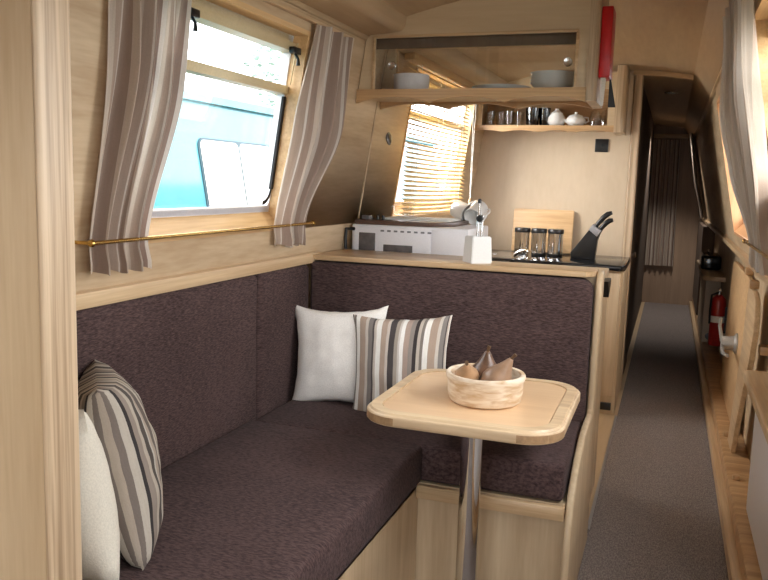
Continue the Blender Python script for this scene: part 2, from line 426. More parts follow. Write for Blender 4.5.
def rounded_ring(b, xf, sgn, o0, o1, y0, y1, z0, z1, w, r):
    outer = rrect(y0, y1, z0, z1, [0, 0, r, r], 6); 
    outer = rrect(y0, y1, z0, z1, r, 6); inner = rrect(y0+w, y1-w, z0+w, z1-w, max(r-w, .005), 6)
    t = bmesh.new(); n = len(outer); V = []
    for o in (o0, o1):
        V.append(([t.verts.new((xf(z)+sgn*o, y, z)) for y, z in outer], [t.verts.new((xf(z)+sgn*o, y, z)) for y, z in inner]))
    for i in range(n):
        j = (i+1) % n
        t.faces.new((V[0][0][i], V[0][0][j], V[0][1][j], V[0][1][i])); t.faces.new((V[1][0][i], V[1][1][i], V[1][1][j], V[1][0][j]))
        t.faces.new((V[0][1][i], V[0][1][j], V[1][1][j], V[1][1][i])); t.faces.new((V[0][0][i], V[1][0][i], V[1][0][j], V[0][0][j]))
    bmesh.ops.recalc_face_normals(t, faces=t.faces[:]); merge(b, t)

def window(name, W, xf, sgn, lining, mid=True, full=True, depth=.085):
    y0, y1, z0, z1 = W
    b = bm_new(); t = .016
    frame_box(b, xf, sgn, -.004, depth, y0, y1, z0, z0+t); frame_box(b, xf, sgn, -.004, depth, y0, y1, z1-t, z1)
    frame_box(b, xf, sgn, -.004, depth, y0, y0+t, z0+t, z1-t); frame_box(b, xf, sgn, -.004, depth, y1-t, y1, z0+t, z1-t)
    w = struct(name, b, lining)
    a0, a1, c0, c1 = y0+.014, y1-.014, z0+.014, z1-.014
    b = bm_new(); rounded_ring(b, xf, sgn, depth-.03, depth, a0-.05, a1+.05, c0+.012, c1+.03, .06, .09)
    zm = z0+(z1-z0)*.71
    frame_box(b, xf, sgn, depth-.03, depth, a0, a1, c0+.055, c0+.078, .004)
    obj('outer_frame', b, M['white'], w)
    b = bm_new(); prism(b, [(xf(z0)-sgn*.005, z0+.004), (xf(z0)-sgn*.005, z0+.014), (xf(c0)+sgn*(depth-.03), c0+.062), (xf(c0)+sgn*depth, c0+.062), (xf(z0)+sgn*depth, z0+.004)], 'Y', a0, a1)
    obj('sill', b, lining, w)
    if mid:
        b = bm_new(); frame_box(b, xf, sgn, depth-.04, depth+.005, a0, a1, zm-.014, zm+.016, .004)
        frame_box(b, xf, sgn, depth-.05, depth+.004, a0, a1, z1-.075, z1-.045, .004); frame_box(b, xf, sgn, depth-.03, depth+.004, a0, a1, z1-.04, z1-.014, .003)
        obj('hopper_rail', b, M['alu'], w)
        b = bm_new(); frame_box(b, xf, sgn, depth-.012, depth-.008, a0, a1, zm, c1); obj('hopper_pane', b, M['pane'], w)
    b = bm_new(); frame_box(b, xf, sgn, depth-.006, depth-.002, a0, a1, c0, zm if mid else c1); obj('pane', b, M['pane'], w)
    if full:
        b = bm_new(); frame_box(b, xf, sgn, depth-.036, depth-.026, a1-.02, a1-.003, c0+.14, zm-.022); P = [(a1-.003-.06+.06*math.cos(math.radians(t)), c0+.14-.06+.06*math.sin(math.radians(t))) for t in range(0, -91, -10)]; P = [(y, c0+.14+(z-c0-.08)*1.0-.0) for y, z in P]; P2 = [(a1-.003-.06+.044*math.cos(math.radians(t)), c0+.14+.044*math.sin(math.radians(t))) for t in range(-90, 1, 10)]; t_ = bmesh.new(); t_.faces.new([t_.verts.new((xf(z)+sgn*(depth-.031), y, z)) for y, z in P+P2]); merge(b, t_)
        obj('rubber_seal', b, M['rubber'], w)
        for yy in (y0+.235, y1-.055):
            b = bm_new(); zz = z1-.075
            x = xf(zz)+sgn*(depth-.065)
            box(b, x-.012, x+.012, yy-.028, yy+.028, zz-.012, zz+.012, .004)
            tube(b, [(x, yy, zz-.01), (x-sgn*.012, yy, zz-.03), (x-sgn*.012, yy, zz-.052)], [.005, .005, .008], 8)
            obj('catch', b, M['black'], w)
        b = bm_new(); xx = xf(zm)+sgn*(depth-.055)
        prism(b, [(xx, zm+.02), (xf(c1)+sgn*.03, c1-.03), (xf(c1)+sgn*(depth-.05), c1-.03)], 'Y', a1-.02, a1-.012); obj('side_cheek', b, M['alu'], w)
    return w
window('window_1', WIN1, xl, -1, M['jamb'])
window('window_2', WIN2, xl, -1, M['jamb'], True, False)
window('window_3', WIN3, xr, 1, M['jamb'], True, False)
window('window_4', WIN4, xr, 1, M['jambz'], False, False)
window('window_6', WIN0, xl, -1, M['jamb'], True, False)
window('window_5', WIN5, xr, 1, M['jamb'], True, False)

# ------------------------------------------------------------------ curtains
def curtain_mesh(edge, nfold, amp, xface, sgn, seed, ns=90, nt=40, head=.03):
    """edge(t) -> (ya, yb, z); folds push the cloth in and out of the wall plane"""
    rnd = random.Random(seed); ph = [rnd.uniform(0, 6.28) for _ in range(4)]
    b = bmesh.new(); uvl = b.loops.layers.uv.new('UVMap'); V = []
    for j in range(nt+1):
        t = j/nt; ya, yb, z, off, am = edge(t); row = []
        for i in range(ns+1):
            s = i/ns
            sw = s+.018*math.sin(2*PI*s*3+ph[0]+t*1.3)
            d = math.sin(2*PI*nfold*sw+ph[1]+.5*math.sin(3*t+ph[2]))+.35*math.sin(2*PI*nfold*2.3*sw+ph[3]+t*2)
            y = ya+(yb-ya)*s+.006*math.cos(2*PI*nfold*sw+ph[1])
            row.append(b.verts.new((xface(z)-sgn*(off+amp*am*(d+1.35)), y, z+(.006*math.sin(2*PI*nfold*s) if j == nt else 0))))
        V.append(row)
    for j in range(nt):
        for i in range(ns):
            f = b.faces.new((V[j][i], V[j][i+1], V[j+1][i+1], V[j+1][i]))
            for l, (p, q) in zip(f.loops, [(i, j), (i+1, j), (i+1, j+1), (i, j+1)]): l[uvl].uv = (p/ns, q/nt)
    return b

def keyed(keys):
    """piecewise-smooth interpolation of (t, ya, yb, z, off, am)"""
    def f(t):
        for k0, k1 in zip(keys, keys[1:]):
            if t <= k1[0]:
                u = (t-k0[0])/(k1[0]-k0[0]); u = u*u*(3-2*u) if len(keys) > 2 else u
                zz = k0[3]+(k1[3]-k0[3])*((t-k0[0])/(k1[0]-k0[0]))
                return tuple(k0[q]+(k1[q]-k0[q])*u for q in (1, 2))+(zz,)+tuple(k0[q]+(k1[q]-k0[q])*u for q in (4, 5))
        k = keys[-1]; return k[1:]
    return f

c = obj('curtain', curtain_mesh(keyed([(0, 1.635, 1.925, 1.995, .008, .6), (.4, 1.655, 1.905, 1.65, .008, 1), (.9, 1.645, 1.85, 1.247, .008, .75), (1, 1.65, 1.86, 1.165, .012, .95)]), 3.6, .026, xl, -1, 3), M['curtain'], smooth=180)
tag(c, 'long striped beige and taupe curtain left of the sofa window, nearest the viewer', 'curtain')
c = obj('curtain', curtain_mesh(keyed([(0, 2.76, 3.12, 1.985, .010, .6), (.45, 2.70, 3.12, 1.63, .010, 1), (.9, 2.672, 2.90, 1.25, .008, .75), (1, 2.685, 2.885, 1.168, .012, .95)]), 3.2, .027, xl, -1, 11), M['curtain'], smooth=180)
tag(c, 'striped beige curtain gathered right of the sofa window, beside the hanging glass cabinet', 'curtain')
c = obj('curtain', curtain_mesh(keyed([(0, 2.62, 3.50, 2.08, .012, .8), (.4, 2.68, 4.0, 1.7, .014, 1.3), (.6, 2.78, 3.9, 1.5, .014, 1.2), (.88, 3.2, 3.56, 1.215, .010, .9), (1, 3.15, 3.62, 1.12, .014, 1.0)]), 6, .021, xr, 1, 23), M['curtain'], smooth=180)
tag(c, 'pale striped curtain tied back beside the window on the right wall', 'curtain')

# brass rail holding the curtain bottoms
def rail(name, pts, label, xf, sgn, ends):
    t = thing(name, label, 'curtain rail', (pts[0][0], pts[0][1], pts[0][2]))
    b = bm_new(); tube(b, pts, .0055, 10); obj('rod', b, M['brass'], t)
    for p in ends:
        b = bm_new(); tube(b, [(xf(p[2])-sgn*.000, p[1], p[2]), (p[0], p[1], p[2])], .005, 8)
        lathe(b, [(0, -.010), (.008, -.006), (.0105, 0), (.008, .006), (0, .010)], p, 12, Matrix.Rotation(PI/2, 4, 'X'))
        obj('bracket', b, M['brass'], t)
zz = 1.247; xo = xl(zz)+.056
rail('curtain_rail', [(xo, 1.615, zz), (xo, 2.93, zz)], 'thin brass curtain rail across the wall below the sofa window', xl, -1, [(xo, 1.62, zz), (xo, 2.925, zz)])
zz = 1.215; xo = xr(zz)-.062
rail('curtain_rail', [(xo, 1.3, zz), (xo, 3.70, zz)], 'brass curtain rail on the right wall behind the tied curtain', xr, 1, [(xo, 3.69, zz), (xo, 1.32, zz)])
# slim head rails
for xf, sgn, a, b_, zz, lab in ((xl, -1, 1.2, 3.14, 1.985, 'slim curtain track at the top of the sofa window'), (xr, 1, 1.2, 3.55, 2.085, 'slim curtain track above the right hand window')):
    b = bm_new(); box(b, min(xf(zz), xf(zz)-sgn*.02), max(xf(zz), xf(zz)-sgn*.02), a, b_, zz, zz+.014, .003)
    tag(obj('curtain_track', b, M['trimy']), lab, 'curtain track')

# ------------------------------------------------------------------ corner bench
XE, YF, ZS = -.725, 2.50, .55      # left bench front edge, rear bench front, cushion top
bench = thing('side_bench', 'pale wood bench base under the long seat cushion along the left wall', 'bench', (-1.1, 2.2, 0))
b = bm_new(); box(b, -.765, -.745, 1.18, 2.525, 0, .405); obj('side_panel', b, M['wallz'], bench)
b = bm_new(); box(b, -1.45, -.745, 1.18, 3.13, .388, .41); obj('seat_board', b, M['panelx'], bench)
b = bm_new(); prism(b, rrect(1.95, 2.03, .25, .28, .014, 4), 'X', -.746, -.7435); obj('pull_slot', b, M['oakx'], bench)
bench = thing('rear_bench', 'pale wood bench base with a pale edge strip behind the table', 'bench', (-.5, 2.8, 0))
b = bm_new(); box(b, -.765, -.249, 2.528, 2.55, 0, .387); obj('front_panel', b, M['wallz'], bench)
b = bm_new(); box(b, -.74, -.249, 2.51, 3.13, .388, .41); obj('seat_board', b, M['panelx'], bench)
b = bm_new(); box(b, -.742, -.249, 2.485, 2.509, .36, .407, .006); obj('edge_strip', b, M['trimx'], bench)
b = bm_new()  # shaped end panel: low arm at the front sweeping up to the tall back
pts = [(2.46, 0), (3.20, 0), (3.20, 1.075), (3.185, 1.098), (3.155, 1.108), (3.125, 1.098), (3.10, 1.07)]
for i in range(1, 9):
    u = i/8; pts.append((3.095-.02*u, 1.055-.475*u))
for i in range(0, 9):     # sweep down and out to the low front
    a = i/8; pts.append((3.06-.42*a-.04*math.sin(PI*a), .565-.055*a+.02*math.sin(PI*a)))
pts += [(2.57, .47), (2.515, .42), (2.48, .35), (2.462, .26)]
prism(b, pts, 'X', -.247, -.222, .009, 3)
tag(obj('bench_end_panel', b, M['wallz']), 'shaped pale wood end panel of the seating with a low sweeping arm beside the gangway', 'panel')
# rear partition with its capping, behind the back cushion
b = bm_new(); box(b, -1.474, -.249, 3.14, 3.20, 0, 1.085); part = struct('wall_partition', b, M['wallz'])
b = bm_new()
prism(b, [(-1.41, 3.06), (-.28, 3.06), (-.249, 3.10), (-.249, 3.21), (-.70, 3.21), (-.80, 3.40), (-1.41, 3.40)], 'Z', 1.085, 1.108, .005)
cap = struct('cap', b, M['trimx'], part)

def cushion_box(b, x0, x1, y0, y1, z0, z1, r=.03, bulge=.012, mat=None):
    t = bmesh.new(); bmesh.ops.create_cube(t, size=1)
    for v in t.verts: v.co = Vector(((x0+x1)/2+v.co.x*(x1-x0), (y0+y1)/2+v.co.y*(y1-y0), (z0+z1)/2+v.co.z*(z1-z0)))
    bmesh.ops.bevel(t, geom=t.edges[:], offset=r, segments=4, profile=.5, affect='EDGES')
    bmesh.ops.subdivide_edges(t, edges=[e for e in t.edges if e.calc_length() > .08], cuts=7, use_grid_fill=True)
    cc = Vector(((x0+x1)/2, (y0+y1)/2, (z0+z1)/2)); h = Vector(((x1-x0)/2, (y1-y0)/2, (z1-z0)/2))
    for v in t.verts:
        d = v.co-cc; q = [min(1, abs(d[i])/h[i]) for i in range(3)]
        for i in range(3):
            if q[i] > .97:
                j, k = [m for m in range(3) if m != i]
                v.co[i] += math.copysign(bulge*(1-q[j]**4)*(1-q[k]**4), d[i])
        v.co += .002*mnoise.noise_vector(v.co*7)
    if mat: t.transform(mat)
    merge(b, t)

def upholstery(name, label, cat, dims, mat, r=.03, bulge=.01, group=None):
    b = bm_new(); cushion_box(b, *dims, r=r, bulge=bulge)
    o = obj(name, b, mat); return tag(o, label, cat, group)

upholstery('seat_cushion', 'long brown seat cushion along the left wall under the window', 'seat cushion', (-1.382, XE, 1.185, 2.497, .416, ZS), M['seat'], .016, .005)
upholstery('seat_cushion', 'brown seat cushion on the rear bench, running behind and under the table', 'seat cushion', (-1.382, -.258, YF+.006, 3.03, .416, ZS-.008), M['seat'], .016, .005)
upholstery('back_cushion', 'longest brown back cushion along the wall beneath the window, nearest the viewer', 'back cushion', (-1.462, -1.40, 1.185, 2.585, .42, 1.068), M['sofa'], .018, .004)
upholstery('back_cushion', 'narrow brown back cushion in the corner of the bench', 'back cushion', (-1.462, -1.40, 2.60, 3.03, .42, 1.068), M['sofa'], .018, .004)
b = bm_new(); poly = rrect(-1.41, -.252, .42, 1.078, [.05, .015, .015, .015], 5)
prism(b, poly, 'Y', 3.05, 3.134, .015, 3)
tag(obj('back_cushion', b, M['sofa']), 'wide brown back cushion on the rear bench facing the viewer', 'back cushion')

# ------------------------------------------------------------------ scatter cushions
def pillow(w, h, t, seed, pinch=.07, wr=.006, n=36, boxy=.45):
    rnd = random.Random(seed); off = Vector((rnd.uniform(0, 50), 3, 9)); b = bmesh.new(); uvl = b.loops.layers.uv.new('UVMap')
    S = {}
    for side in (1, -1):
        for i in range(n+1):
            for j in range(n+1):
                if side == -1 and (i in (0, n) or j in (0, n)): S[side, i, j] = S[1, i, j]; continue
                u, v = 2*i/n-1, 2*j/n-1
                x = u*(1-pinch*(1-abs(v)**2.2))*w/2 if True else 0
                z = v*(1-pinch*(1-abs(u)**2.2))*h/2
                th = max(0, (1-u*u)*(1-v*v))**boxy*t/2
                p = Vector((x, side*th, z))
                edge = min(1-abs(u), 1-abs(v))
                nz = mnoise.noise(Vector((x*9, z*9, side*3))+off)+.6*mnoise.noise(Vector((x*22, z*22, side*5))+off)
                p.y += side*wr*nz*min(1, edge*4)
                if edge < 1e-6: p += .003*mnoise.noise_vector(p*25+off)
                S[side, i, j] = b.verts.new(p)
    mid = n//2; arc = [0]
    for i in range(n): arc.append(arc[-1]+(S[1, i+1, mid].co-S[1, i, mid].co).length)
    arc = [a/arc[-1] for a in arc]
    for side in (1, -1):
        for i in range(n):
            for j in range(n):
                ij = [(i, j), (i+1, j), (i+1, j+1), (i, j+1)]
                if side == -1: ij = ij
                else: ij = ij[::-1]
                f = b.faces.new([S[side, p, q] for p, q in ij])
                for l, (p, q) in zip(f.loops, ij): l[uvl].uv = (arc[p]*.98+.01, q/n)
    return b

def place_pillow(name, b, mat, loc, rx, ry, rz, label, piping=None):
    o = obj(name, b, mat, local=True, smooth=60)
    o.rotation_euler = (rx, ry, rz); o.location = loc
    return tag(o, label, 'cushion')
# local frame: x width, z height, -y faces the viewer
place_pillow('scatter_cushion', pillow(.40, .41, .13, 4, .14), M['linen'], (-1.20, 2.885, .725), math.radians(-11), math.radians(-3), math.radians(6), 'plain cream linen cushion against the rear back cushion')
place_pillow('scatter_cushion', pillow(.41, .41, .13, 9, .10), M['stripe'], (-.925, 2.83, .718), math.radians(-11), math.radians(-5), math.radians(-4), 'striped black, white and taupe cushion on the rear bench behind the table')
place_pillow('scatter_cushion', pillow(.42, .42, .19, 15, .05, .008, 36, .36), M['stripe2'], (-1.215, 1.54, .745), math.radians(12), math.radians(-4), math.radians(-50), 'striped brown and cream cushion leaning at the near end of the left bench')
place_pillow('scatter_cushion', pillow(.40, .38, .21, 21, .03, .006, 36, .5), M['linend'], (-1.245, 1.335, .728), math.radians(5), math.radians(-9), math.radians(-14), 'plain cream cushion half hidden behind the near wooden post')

# ------------------------------------------------------------------ pedestal table
tb = thing('pedestal_table', 'pale wood table with rounded corners on a chrome pole', 'table', (-.50, 2.235, 0))
TZ = .76
tx0, tx1, ty0, ty1 = -.816, -.233, 2.095, 2.725
b = bm_new(); prism(b, rrect(tx0, tx1, ty0, ty1, .115, 8), 'Z', TZ-.036, TZ-.003, .007, 3); top = obj('tabletop', b, M['tedge'], tb)
b = bm_new(); prism(b, rrect(tx0+.045, tx1-.045, ty0+.045, ty1-.045, .085, 8), 'Z', TZ-.006, TZ-.0005); obj('inlay', b, M['table'], top)
b = bm_new()  # raised lipping ring round the inlay
o_, i_ = rrect(tx0+.006, tx1-.006, ty0+.006, ty1-.006, .114, 8), rrect(tx0+.042, tx1-.042, ty0+.042, ty1-.042, .085, 8)
n = len(o_); t_ = bmesh.new()
A = [t_.verts.new((x, y, TZ-.004)) for x, y in o_]; B = [t_.verts.new((x+(y_*0), y, TZ+.003)) for (x, y), y_ in zip([(p[0]*.985+.015*(tx0+tx1)/2, p[1]*.985+.015*(ty0+ty1)/2) for p in o_], range(n))]
Cc = [t_.verts.new((x, y, TZ+.003)) for x, y in i_]; D = [t_.verts.new((x, y, TZ-.004)) for x, y in i_]
for P, Q in ((A, B), (B, Cc), (Cc, D)):
    for i in range(n): t_.faces.new((P[i], P[(i+1) % n], Q[(i+1) % n], Q[i]))
bmesh.ops.recalc_face_normals(t_, faces=t_.faces[:]); merge(b, t_); obj('lipping', b, M['tedge'], top)
for qx, qy, a0 in ((tx1, ty1, 0), (tx0, ty1, 90), (tx0, ty0, 180), (tx1, ty0, 270)):   # darker solid corner blocks
    sx, sy = (1 if qx == tx1 else -1), (1 if qy == ty1 else -1); cx, cy = qx-sx*.115, qy-sy*.115
    P = [(cx+.1154*math.cos(math.radians(a0+10*i)), cy+.1154*math.sin(math.radians(a0+10*i))) for i in range(10)]
    Q = [(cx+.079*math.cos(math.radians(a0+10*i)), cy+.079*math.sin(math.radians(a0+10*i))) for i in range(9, -1, -1)]
    b = bm_new(); prism(b, P+Q, 'Z', TZ-.031, TZ-.009); obj('corner_block', b, M['tcorner'], top)
b = bm_new(); lathe(b, [(0, .02), (.032, .02), (.032, TZ-.036), (0, TZ-.036)], (-.50, 2.235, 0), 32); obj('pole', b, M['chrome'], tb)
b = bm_new(); lathe(b, [(0, 0), (.10, 0), (.10, .006), (.045, .014), (.04, .05), (0, .05)], (-.50, 2.235, 0), 32); obj('floor_socket', b, M['steel'], tb)

# bowl and wooden pears
BX, BY = -.497, 2.37
prof = [(0, .0), (.105, .0), (.116, .008), (.121, .03), (.122, .07), (.126, .078), (.128, .09), (.124, .096), (.114, .094), (.112, .08), (.108, .03), (.09, .02), (0, .018)]
b = bm_new(); lathe(b, [(r*.95, z*.95) for r, z in prof], (BX, BY, TZ), 48); tag(obj('fruit_bowl', b, M['bowl'], smooth=50), 'round cream carved bowl holding three pears on the table', 'bowl')
def pear(label, mat, loc, tilt, az, s=1.0, slim=1.0):
    t = thing('pear', label, 'pear', loc)
    R = Matrix.Rotation(az, 4, 'Z') @ Matrix.Rotation(tilt, 4, 'Y')
    prof = [(0, -.042), (.012, -.042), (.028, -.036), (.040, -.018), (.043, .0), (.040, .016), (.031, .034), (.021, .050), (.014, .064), (.009, .076), (.006, .082), (0, .083)]
    b = bm_new(); lathe(b, [(r*s*slim, z*s) for r, z in prof], loc, 24, R); obj('fruit', b, mat, t, smooth=80)
    b = bm_new(); pts = [R @ Vector((0, 0, .076*s)), R @ Vector((.001, 0, .088*s)), R @ Vector((.004, 0, .100*s))]
    tube(b, [p+Vector(loc) for p in pts], [.0055, .0045, .006], 8); obj('stalk', b, M['stem'], t)
pear('darkest brown wooden pear standing upright at the back of the bowl', M['pearD'], (BX-.010, BY+.040, TZ+.066), math.radians(3), 0, .98, 1.28)
pear('tan wooden pear lying at the left of the bowl', M['pearL'], (BX-.056, BY-.008, TZ+.066), math.radians(40), math.radians(-80), .86, 1.12)
pear('taupe wooden pear tilted to the right in the bowl', M['pearM'], (BX+.036, BY-.018, TZ+.068), math.radians(30), math.radians(0), 1.06, 1.05)

# ------------------------------------------------------------------ hanging glazed cabinet
CF, CB_ = 3.30, 3.60
cab = thing('hanging_cabinet', 'pale wood hanging cabinet with sliding glass fronts and a scalloped lower rail', 'cabinet', (-.8, 3.45, 1.76))
XL0, XR0 = -1.24, -.39
def arch_panel(b, y0, y1, x0, x1, z0):
    n = 14; xs = [x0+(x1-x0)*i/n for i in range(n+1)]
    prism(b, [(x0, z0), (x1, z0)]+[(x, zc(x)+.005) for x in xs[::-1]], 'Y', y0, y1)
b = bm_new()
for y0, y1 in ((CF, CF+.022), (CB_-.022, CB_)):
    arch_panel(b, y0, y1, -1.262, -.345, 2.03)
    prism(b, [(xl(1.79)+.004, 1.79), (XL0, 1.79), (XL0, 2.031), (xl(2.03)+.004, 2.031)], 'Y', y0, y1)
    box(b, XR0, -.345, y0, y1, 1.79, 2.031)
obj('face_frame', b, M['panelx'], cab)
b = bm_new()
for y0, y1 in ((CF-.006, CF+.006), (CB_-.006, CB_+.006)):
    box(b, XL0-.004, XR0+.004, y0, y1, 2.022, 2.034, .002); box(b, XL0-.006, XL0+.006, y0, y1, 1.80, 2.03, .002); box(b, XR0-.006, XR0+.006, y0, y1, 1.80, 2.03, .002)
obj('glazing_bead', b, M['trimx'], cab)
b = bm_new()
for y0, y1 in ((CF-.012, CF+.012), (CB_-.012, CB_+.012)):   # scalloped pelmet rails
    n = 80; x0, x1 = xl(1.77)+.006, -.345; pts = []
    for i in range(n+1):
        x = x0+(x1-x0)*i/n; u = (x-x0)/(x1-x0)
        pts.append((x, 1.752+.026*abs(math.sin(PI*3.0*u))**.7))
    prism(b, pts+[(x1, 1.81), (x0, 1.81)], 'Y', y0, y1)
obj('scalloped_rail', b, M['oakx'], cab)
b = bm_new(); box(b, xl(1.79)+.006, -.345, CF+.012, CB_-.012, 1.786, 1.804); obj('shelf', b, M['panelx'], cab)
b = bm_new(); prism(b, rrect(-.347, -.306, CF-.012, CB_+.012, [.022, .0, .0, .022], 5), 'Z', 1.757, zc(-.3)-.002); obj('end_post', b, M['post'], cab)
b = bm_new(); box(b, XL0-.012, XR0+.012, CF+.036, CF+.042, 1.984, 2.03); obj('track', b, M['dark'], cab)
for k, (x0, x1, yy, kx) in enumerate(((-1.24, -.76, CF+.024, -1.165), (-.80, -.39, CF+.030, -.427), (-1.24, -.76, CB_-.028, -1.165), (-.80, -.39, CB_-.034, -.427))):
    b = bm_new(); box(b, x0, x1, yy, yy+.004, 1.805, 2.028); d = obj('glass_door', b, M['cabg'], cab)
    if k < 2:
        b = bm_new(); lathe(b, [(0, -.003), (.016, -.003), (.018, 0), (.016, .008), (.008, .006), (0, .005)], (kx, yy-.004, 1.912), 20, Matrix.Rotation(PI/2, 4, 'X')); obj('finger_pull', b, M['steel'], d)

# crockery inside (shelf top z = 1.804)
b = bm_new(); lathe(b, [(0, 0), (.072, 0), (.078, .005), (.079, .078), (.082, .082), (.076, .083), (.073, .01), (0, .008)], (-1.115, 3.44, 1.804), 32)
tag(obj('cooking_pot', b, M['white'], smooth=50), 'grey-white round pot at the left of the hanging cabinet', 'pot')
def plate_bm(r, h=.018): 
    b = bm_new(); lathe(b, [(0, 0), (r*.6, 0), (r*.66, .003), (r*.98, h*.9), (r, h), (r*.97, h), (r*.62, .007), (0, .005)], (0, 0, 0), 32); return b
p0 = None
for k in range(3):
    loc = (-.715, 3.45, 1.804+k*.0065)
    if p0 is None:
        p0 = obj('dinner_plate', plate_bm(.125, .014), M['cup'], local=True, smooth=50); o = p0
    else: o = p0.copy(); COL.objects.link(o)
    o.location = loc
    tag(o, ['white dinner plate at the bottom of the low stack in the hanging cabinet', 'white dinner plate in the middle of the low stack in the hanging cabinet', 'white dinner plate on top of the low stack in the hanging cabinet'][k], 'plate', 'dinner plates in the hanging cabinet')
p0 = None
for k, wd in enumerate(('bottom', 'second from bottom', 'third from bottom', 'top')):
    b = bm_new()
    if p0 is None:
        lathe(b, [(0, 0), (.05, 0), (.055, .004), (.088, .035), (.094, .042), (.089, .042), (.05, .009), (0, .008)], (0, 0, 0), 32)
        p0 = obj('cereal_bowl', b, M['cup'], local=True, smooth=50); o = p0
    else: b.free(); o = p0.copy(); COL.objects.link(o)
    o.location = (-.50, 3.45, 1.804+k*.0135)
    tag(o, 'white shallow bowl, %s of the stack at the right of the hanging cabinet' % wd, 'bowl', 'bowls in the hanging cabinet')

# red fire blanket case hung on the cabinet's end post
fb = thing('fire_blanket', 'red wall case of a fire blanket on the hanging cabinet end post', 'fire blanket', (-.275, 3.36, 1.84))
b = bm_new(); box(b, -.3065, -.262, 3.315, 3.45, 1.85, 2.12, .006); obj('case', b, M['red'], fb)
b = bm_new()
for yy in (3.33, 3.36): prism(b, [(-.297, 1.855), (-.278, 1.855), (-.284, 1.745), (-.295, 1.745)], 'Y', yy, yy+.003)
obj('pull_tab', b, M['paper'], fb)
b = bm_new(); prism(b, [(-.268, 1.853), (-.262, 1.853), (-.238, 1.742), (-.268, 1.742)], 'Y', 3.40, 3.404); obj('black_tab', b, M['black'], fb)

# ------------------------------------------------------------------ galley: far unit, worktop, things on it
WT = .95
gu = thing('galley_unit', 'pale wood kitchen base unit below the black worktop', 'cabinet', (-.75, 5.45, 0))
b = bm_new(); box(b, -1.47, -.245, 5.13, YB, .0, WT-.035); obj('carcass', b, M['wallz'], gu)
b = bm_new(); box(b, -.80, -.262, 5.112, 5.13, .12, WT-.05, .004); dr = obj('door', b, M['wallz'], gu)
b = bm_new(); box(b, -.33, -.265, 5.105, 5.131, .03, .075, .003); obj('vent', b, M['black'], gu)
b = bm_new(); prism(b, rrect(-1.47, -.235, 5.10, YB, [0, 0, 0, .03], 5), 'Z', WT-.035, WT, .006)
tag(obj('worktop', b, M['blackg']), 'glossy black kitchen worktop in front of the bulkhead', 'worktop')
# side unit along left wall plus unit behind the partition
bu = thing('galley_unit', 'pale wood kitchen unit just behind the seating partition', 'cabinet', (-.8, 3.5, 0))
b = bm_new(); box(b, -1.47, -.25, 3.21, 3.86, 0, 1.035); obj('carcass', b, M['wallz'], bu)
b = bm_new(); box(b, -1.47, -.25, 3.215, 3.86, 1.035, 1.05, .004); obj('unit_top', b, M['panelx'], bu)
b = bm_new(); tube(b, [(-.25, 3.52, 1.02), (-.225, 3.52, 1.01), (-.225, 3.60, .955), (-.25, 3.62, .93)], .006, 8); 
b.free()
b = bm_new(); prism(b, [(3.46, 1.03), (3.62, 1.03), (3.61, 1.0), (3.53, .955)], 'X', -.25, -.222, .003); obj('handle', b, M['black'], bu)
su = thing('galley_unit', 'pale wood kitchen unit along the left wall below the blind', 'cabinet', (-1.2, 4.4, 0))
b = bm_new(); box(b, -1.47, -.95, 3.87, 5.09, 0, .91); obj('carcass', b, M['wallz'], su)
b = bm_new(); box(b, -1.47, -.93, 3.865, 5.095, .91, .945, .004); obj('unit_top', b, M['blackg'], su)

# sink and tap
sk = thing('sink', 'stainless steel sink let into the left of the black worktop', 'sink', (-1.08, 5.42, WT))
b = bm_new(); 
o_, i_ = rrect(-1.36, -.88, 5.16, 5.64, .04, 5), rrect(-1.33, -.91, 5.19, 5.61, .05, 5)
t_ = bmesh.new(); n = len(o_)
A = [t_.verts.new((x, y, WT+.0005)) for x, y in o_]; B = [t_.verts.new((x, y, WT+.005)) for x, y in i_]; Cc = [t_.verts.new((x*.9-.112, y*.9+.54, WT+.001)) for x, y in i_]
for P, Q in ((A, B), (B, Cc)):
    for i in range(n): t_.faces.new((P[i], P[(i+1) % n], Q[(i+1) % n], Q[i]))
t_.faces.new(Cc); bmesh.ops.recalc_face_normals(t_, faces=t_.faces[:]); merge(b, t_); obj('basin', b, M['steel'], sk)
b = bm_new(); lathe(b, [(0, 0), (.03, 0), (.03, .003), (.022, .004), (0, .003)], (-1.12, 5.42, WT+.001), 20); obj('drain', b, M['chrome'], sk)
tp = thing('tap', 'small chrome tap at the front edge of the black worktop', 'tap', (-.835, 5.17, WT))
b = bm_new(); lathe(b, [(0, 0), (.03, 0), (.03, .008), (.02, .014), (.02, .055), (.016, .06), (0, .06)], (-.835, 5.14, WT), 20); obj('tap_body', b, M['chrome'], tp)
b = bm_new(); tube(b, [(-.835, 5.14, WT+.045), (-.86, 5.145, WT+.06), (-.90, 5.15, WT+.045), (-.935, 5.16, WT+.018)], [.017, .016, .014, .013], 12); obj('spout', b, M['chrome'], tp)

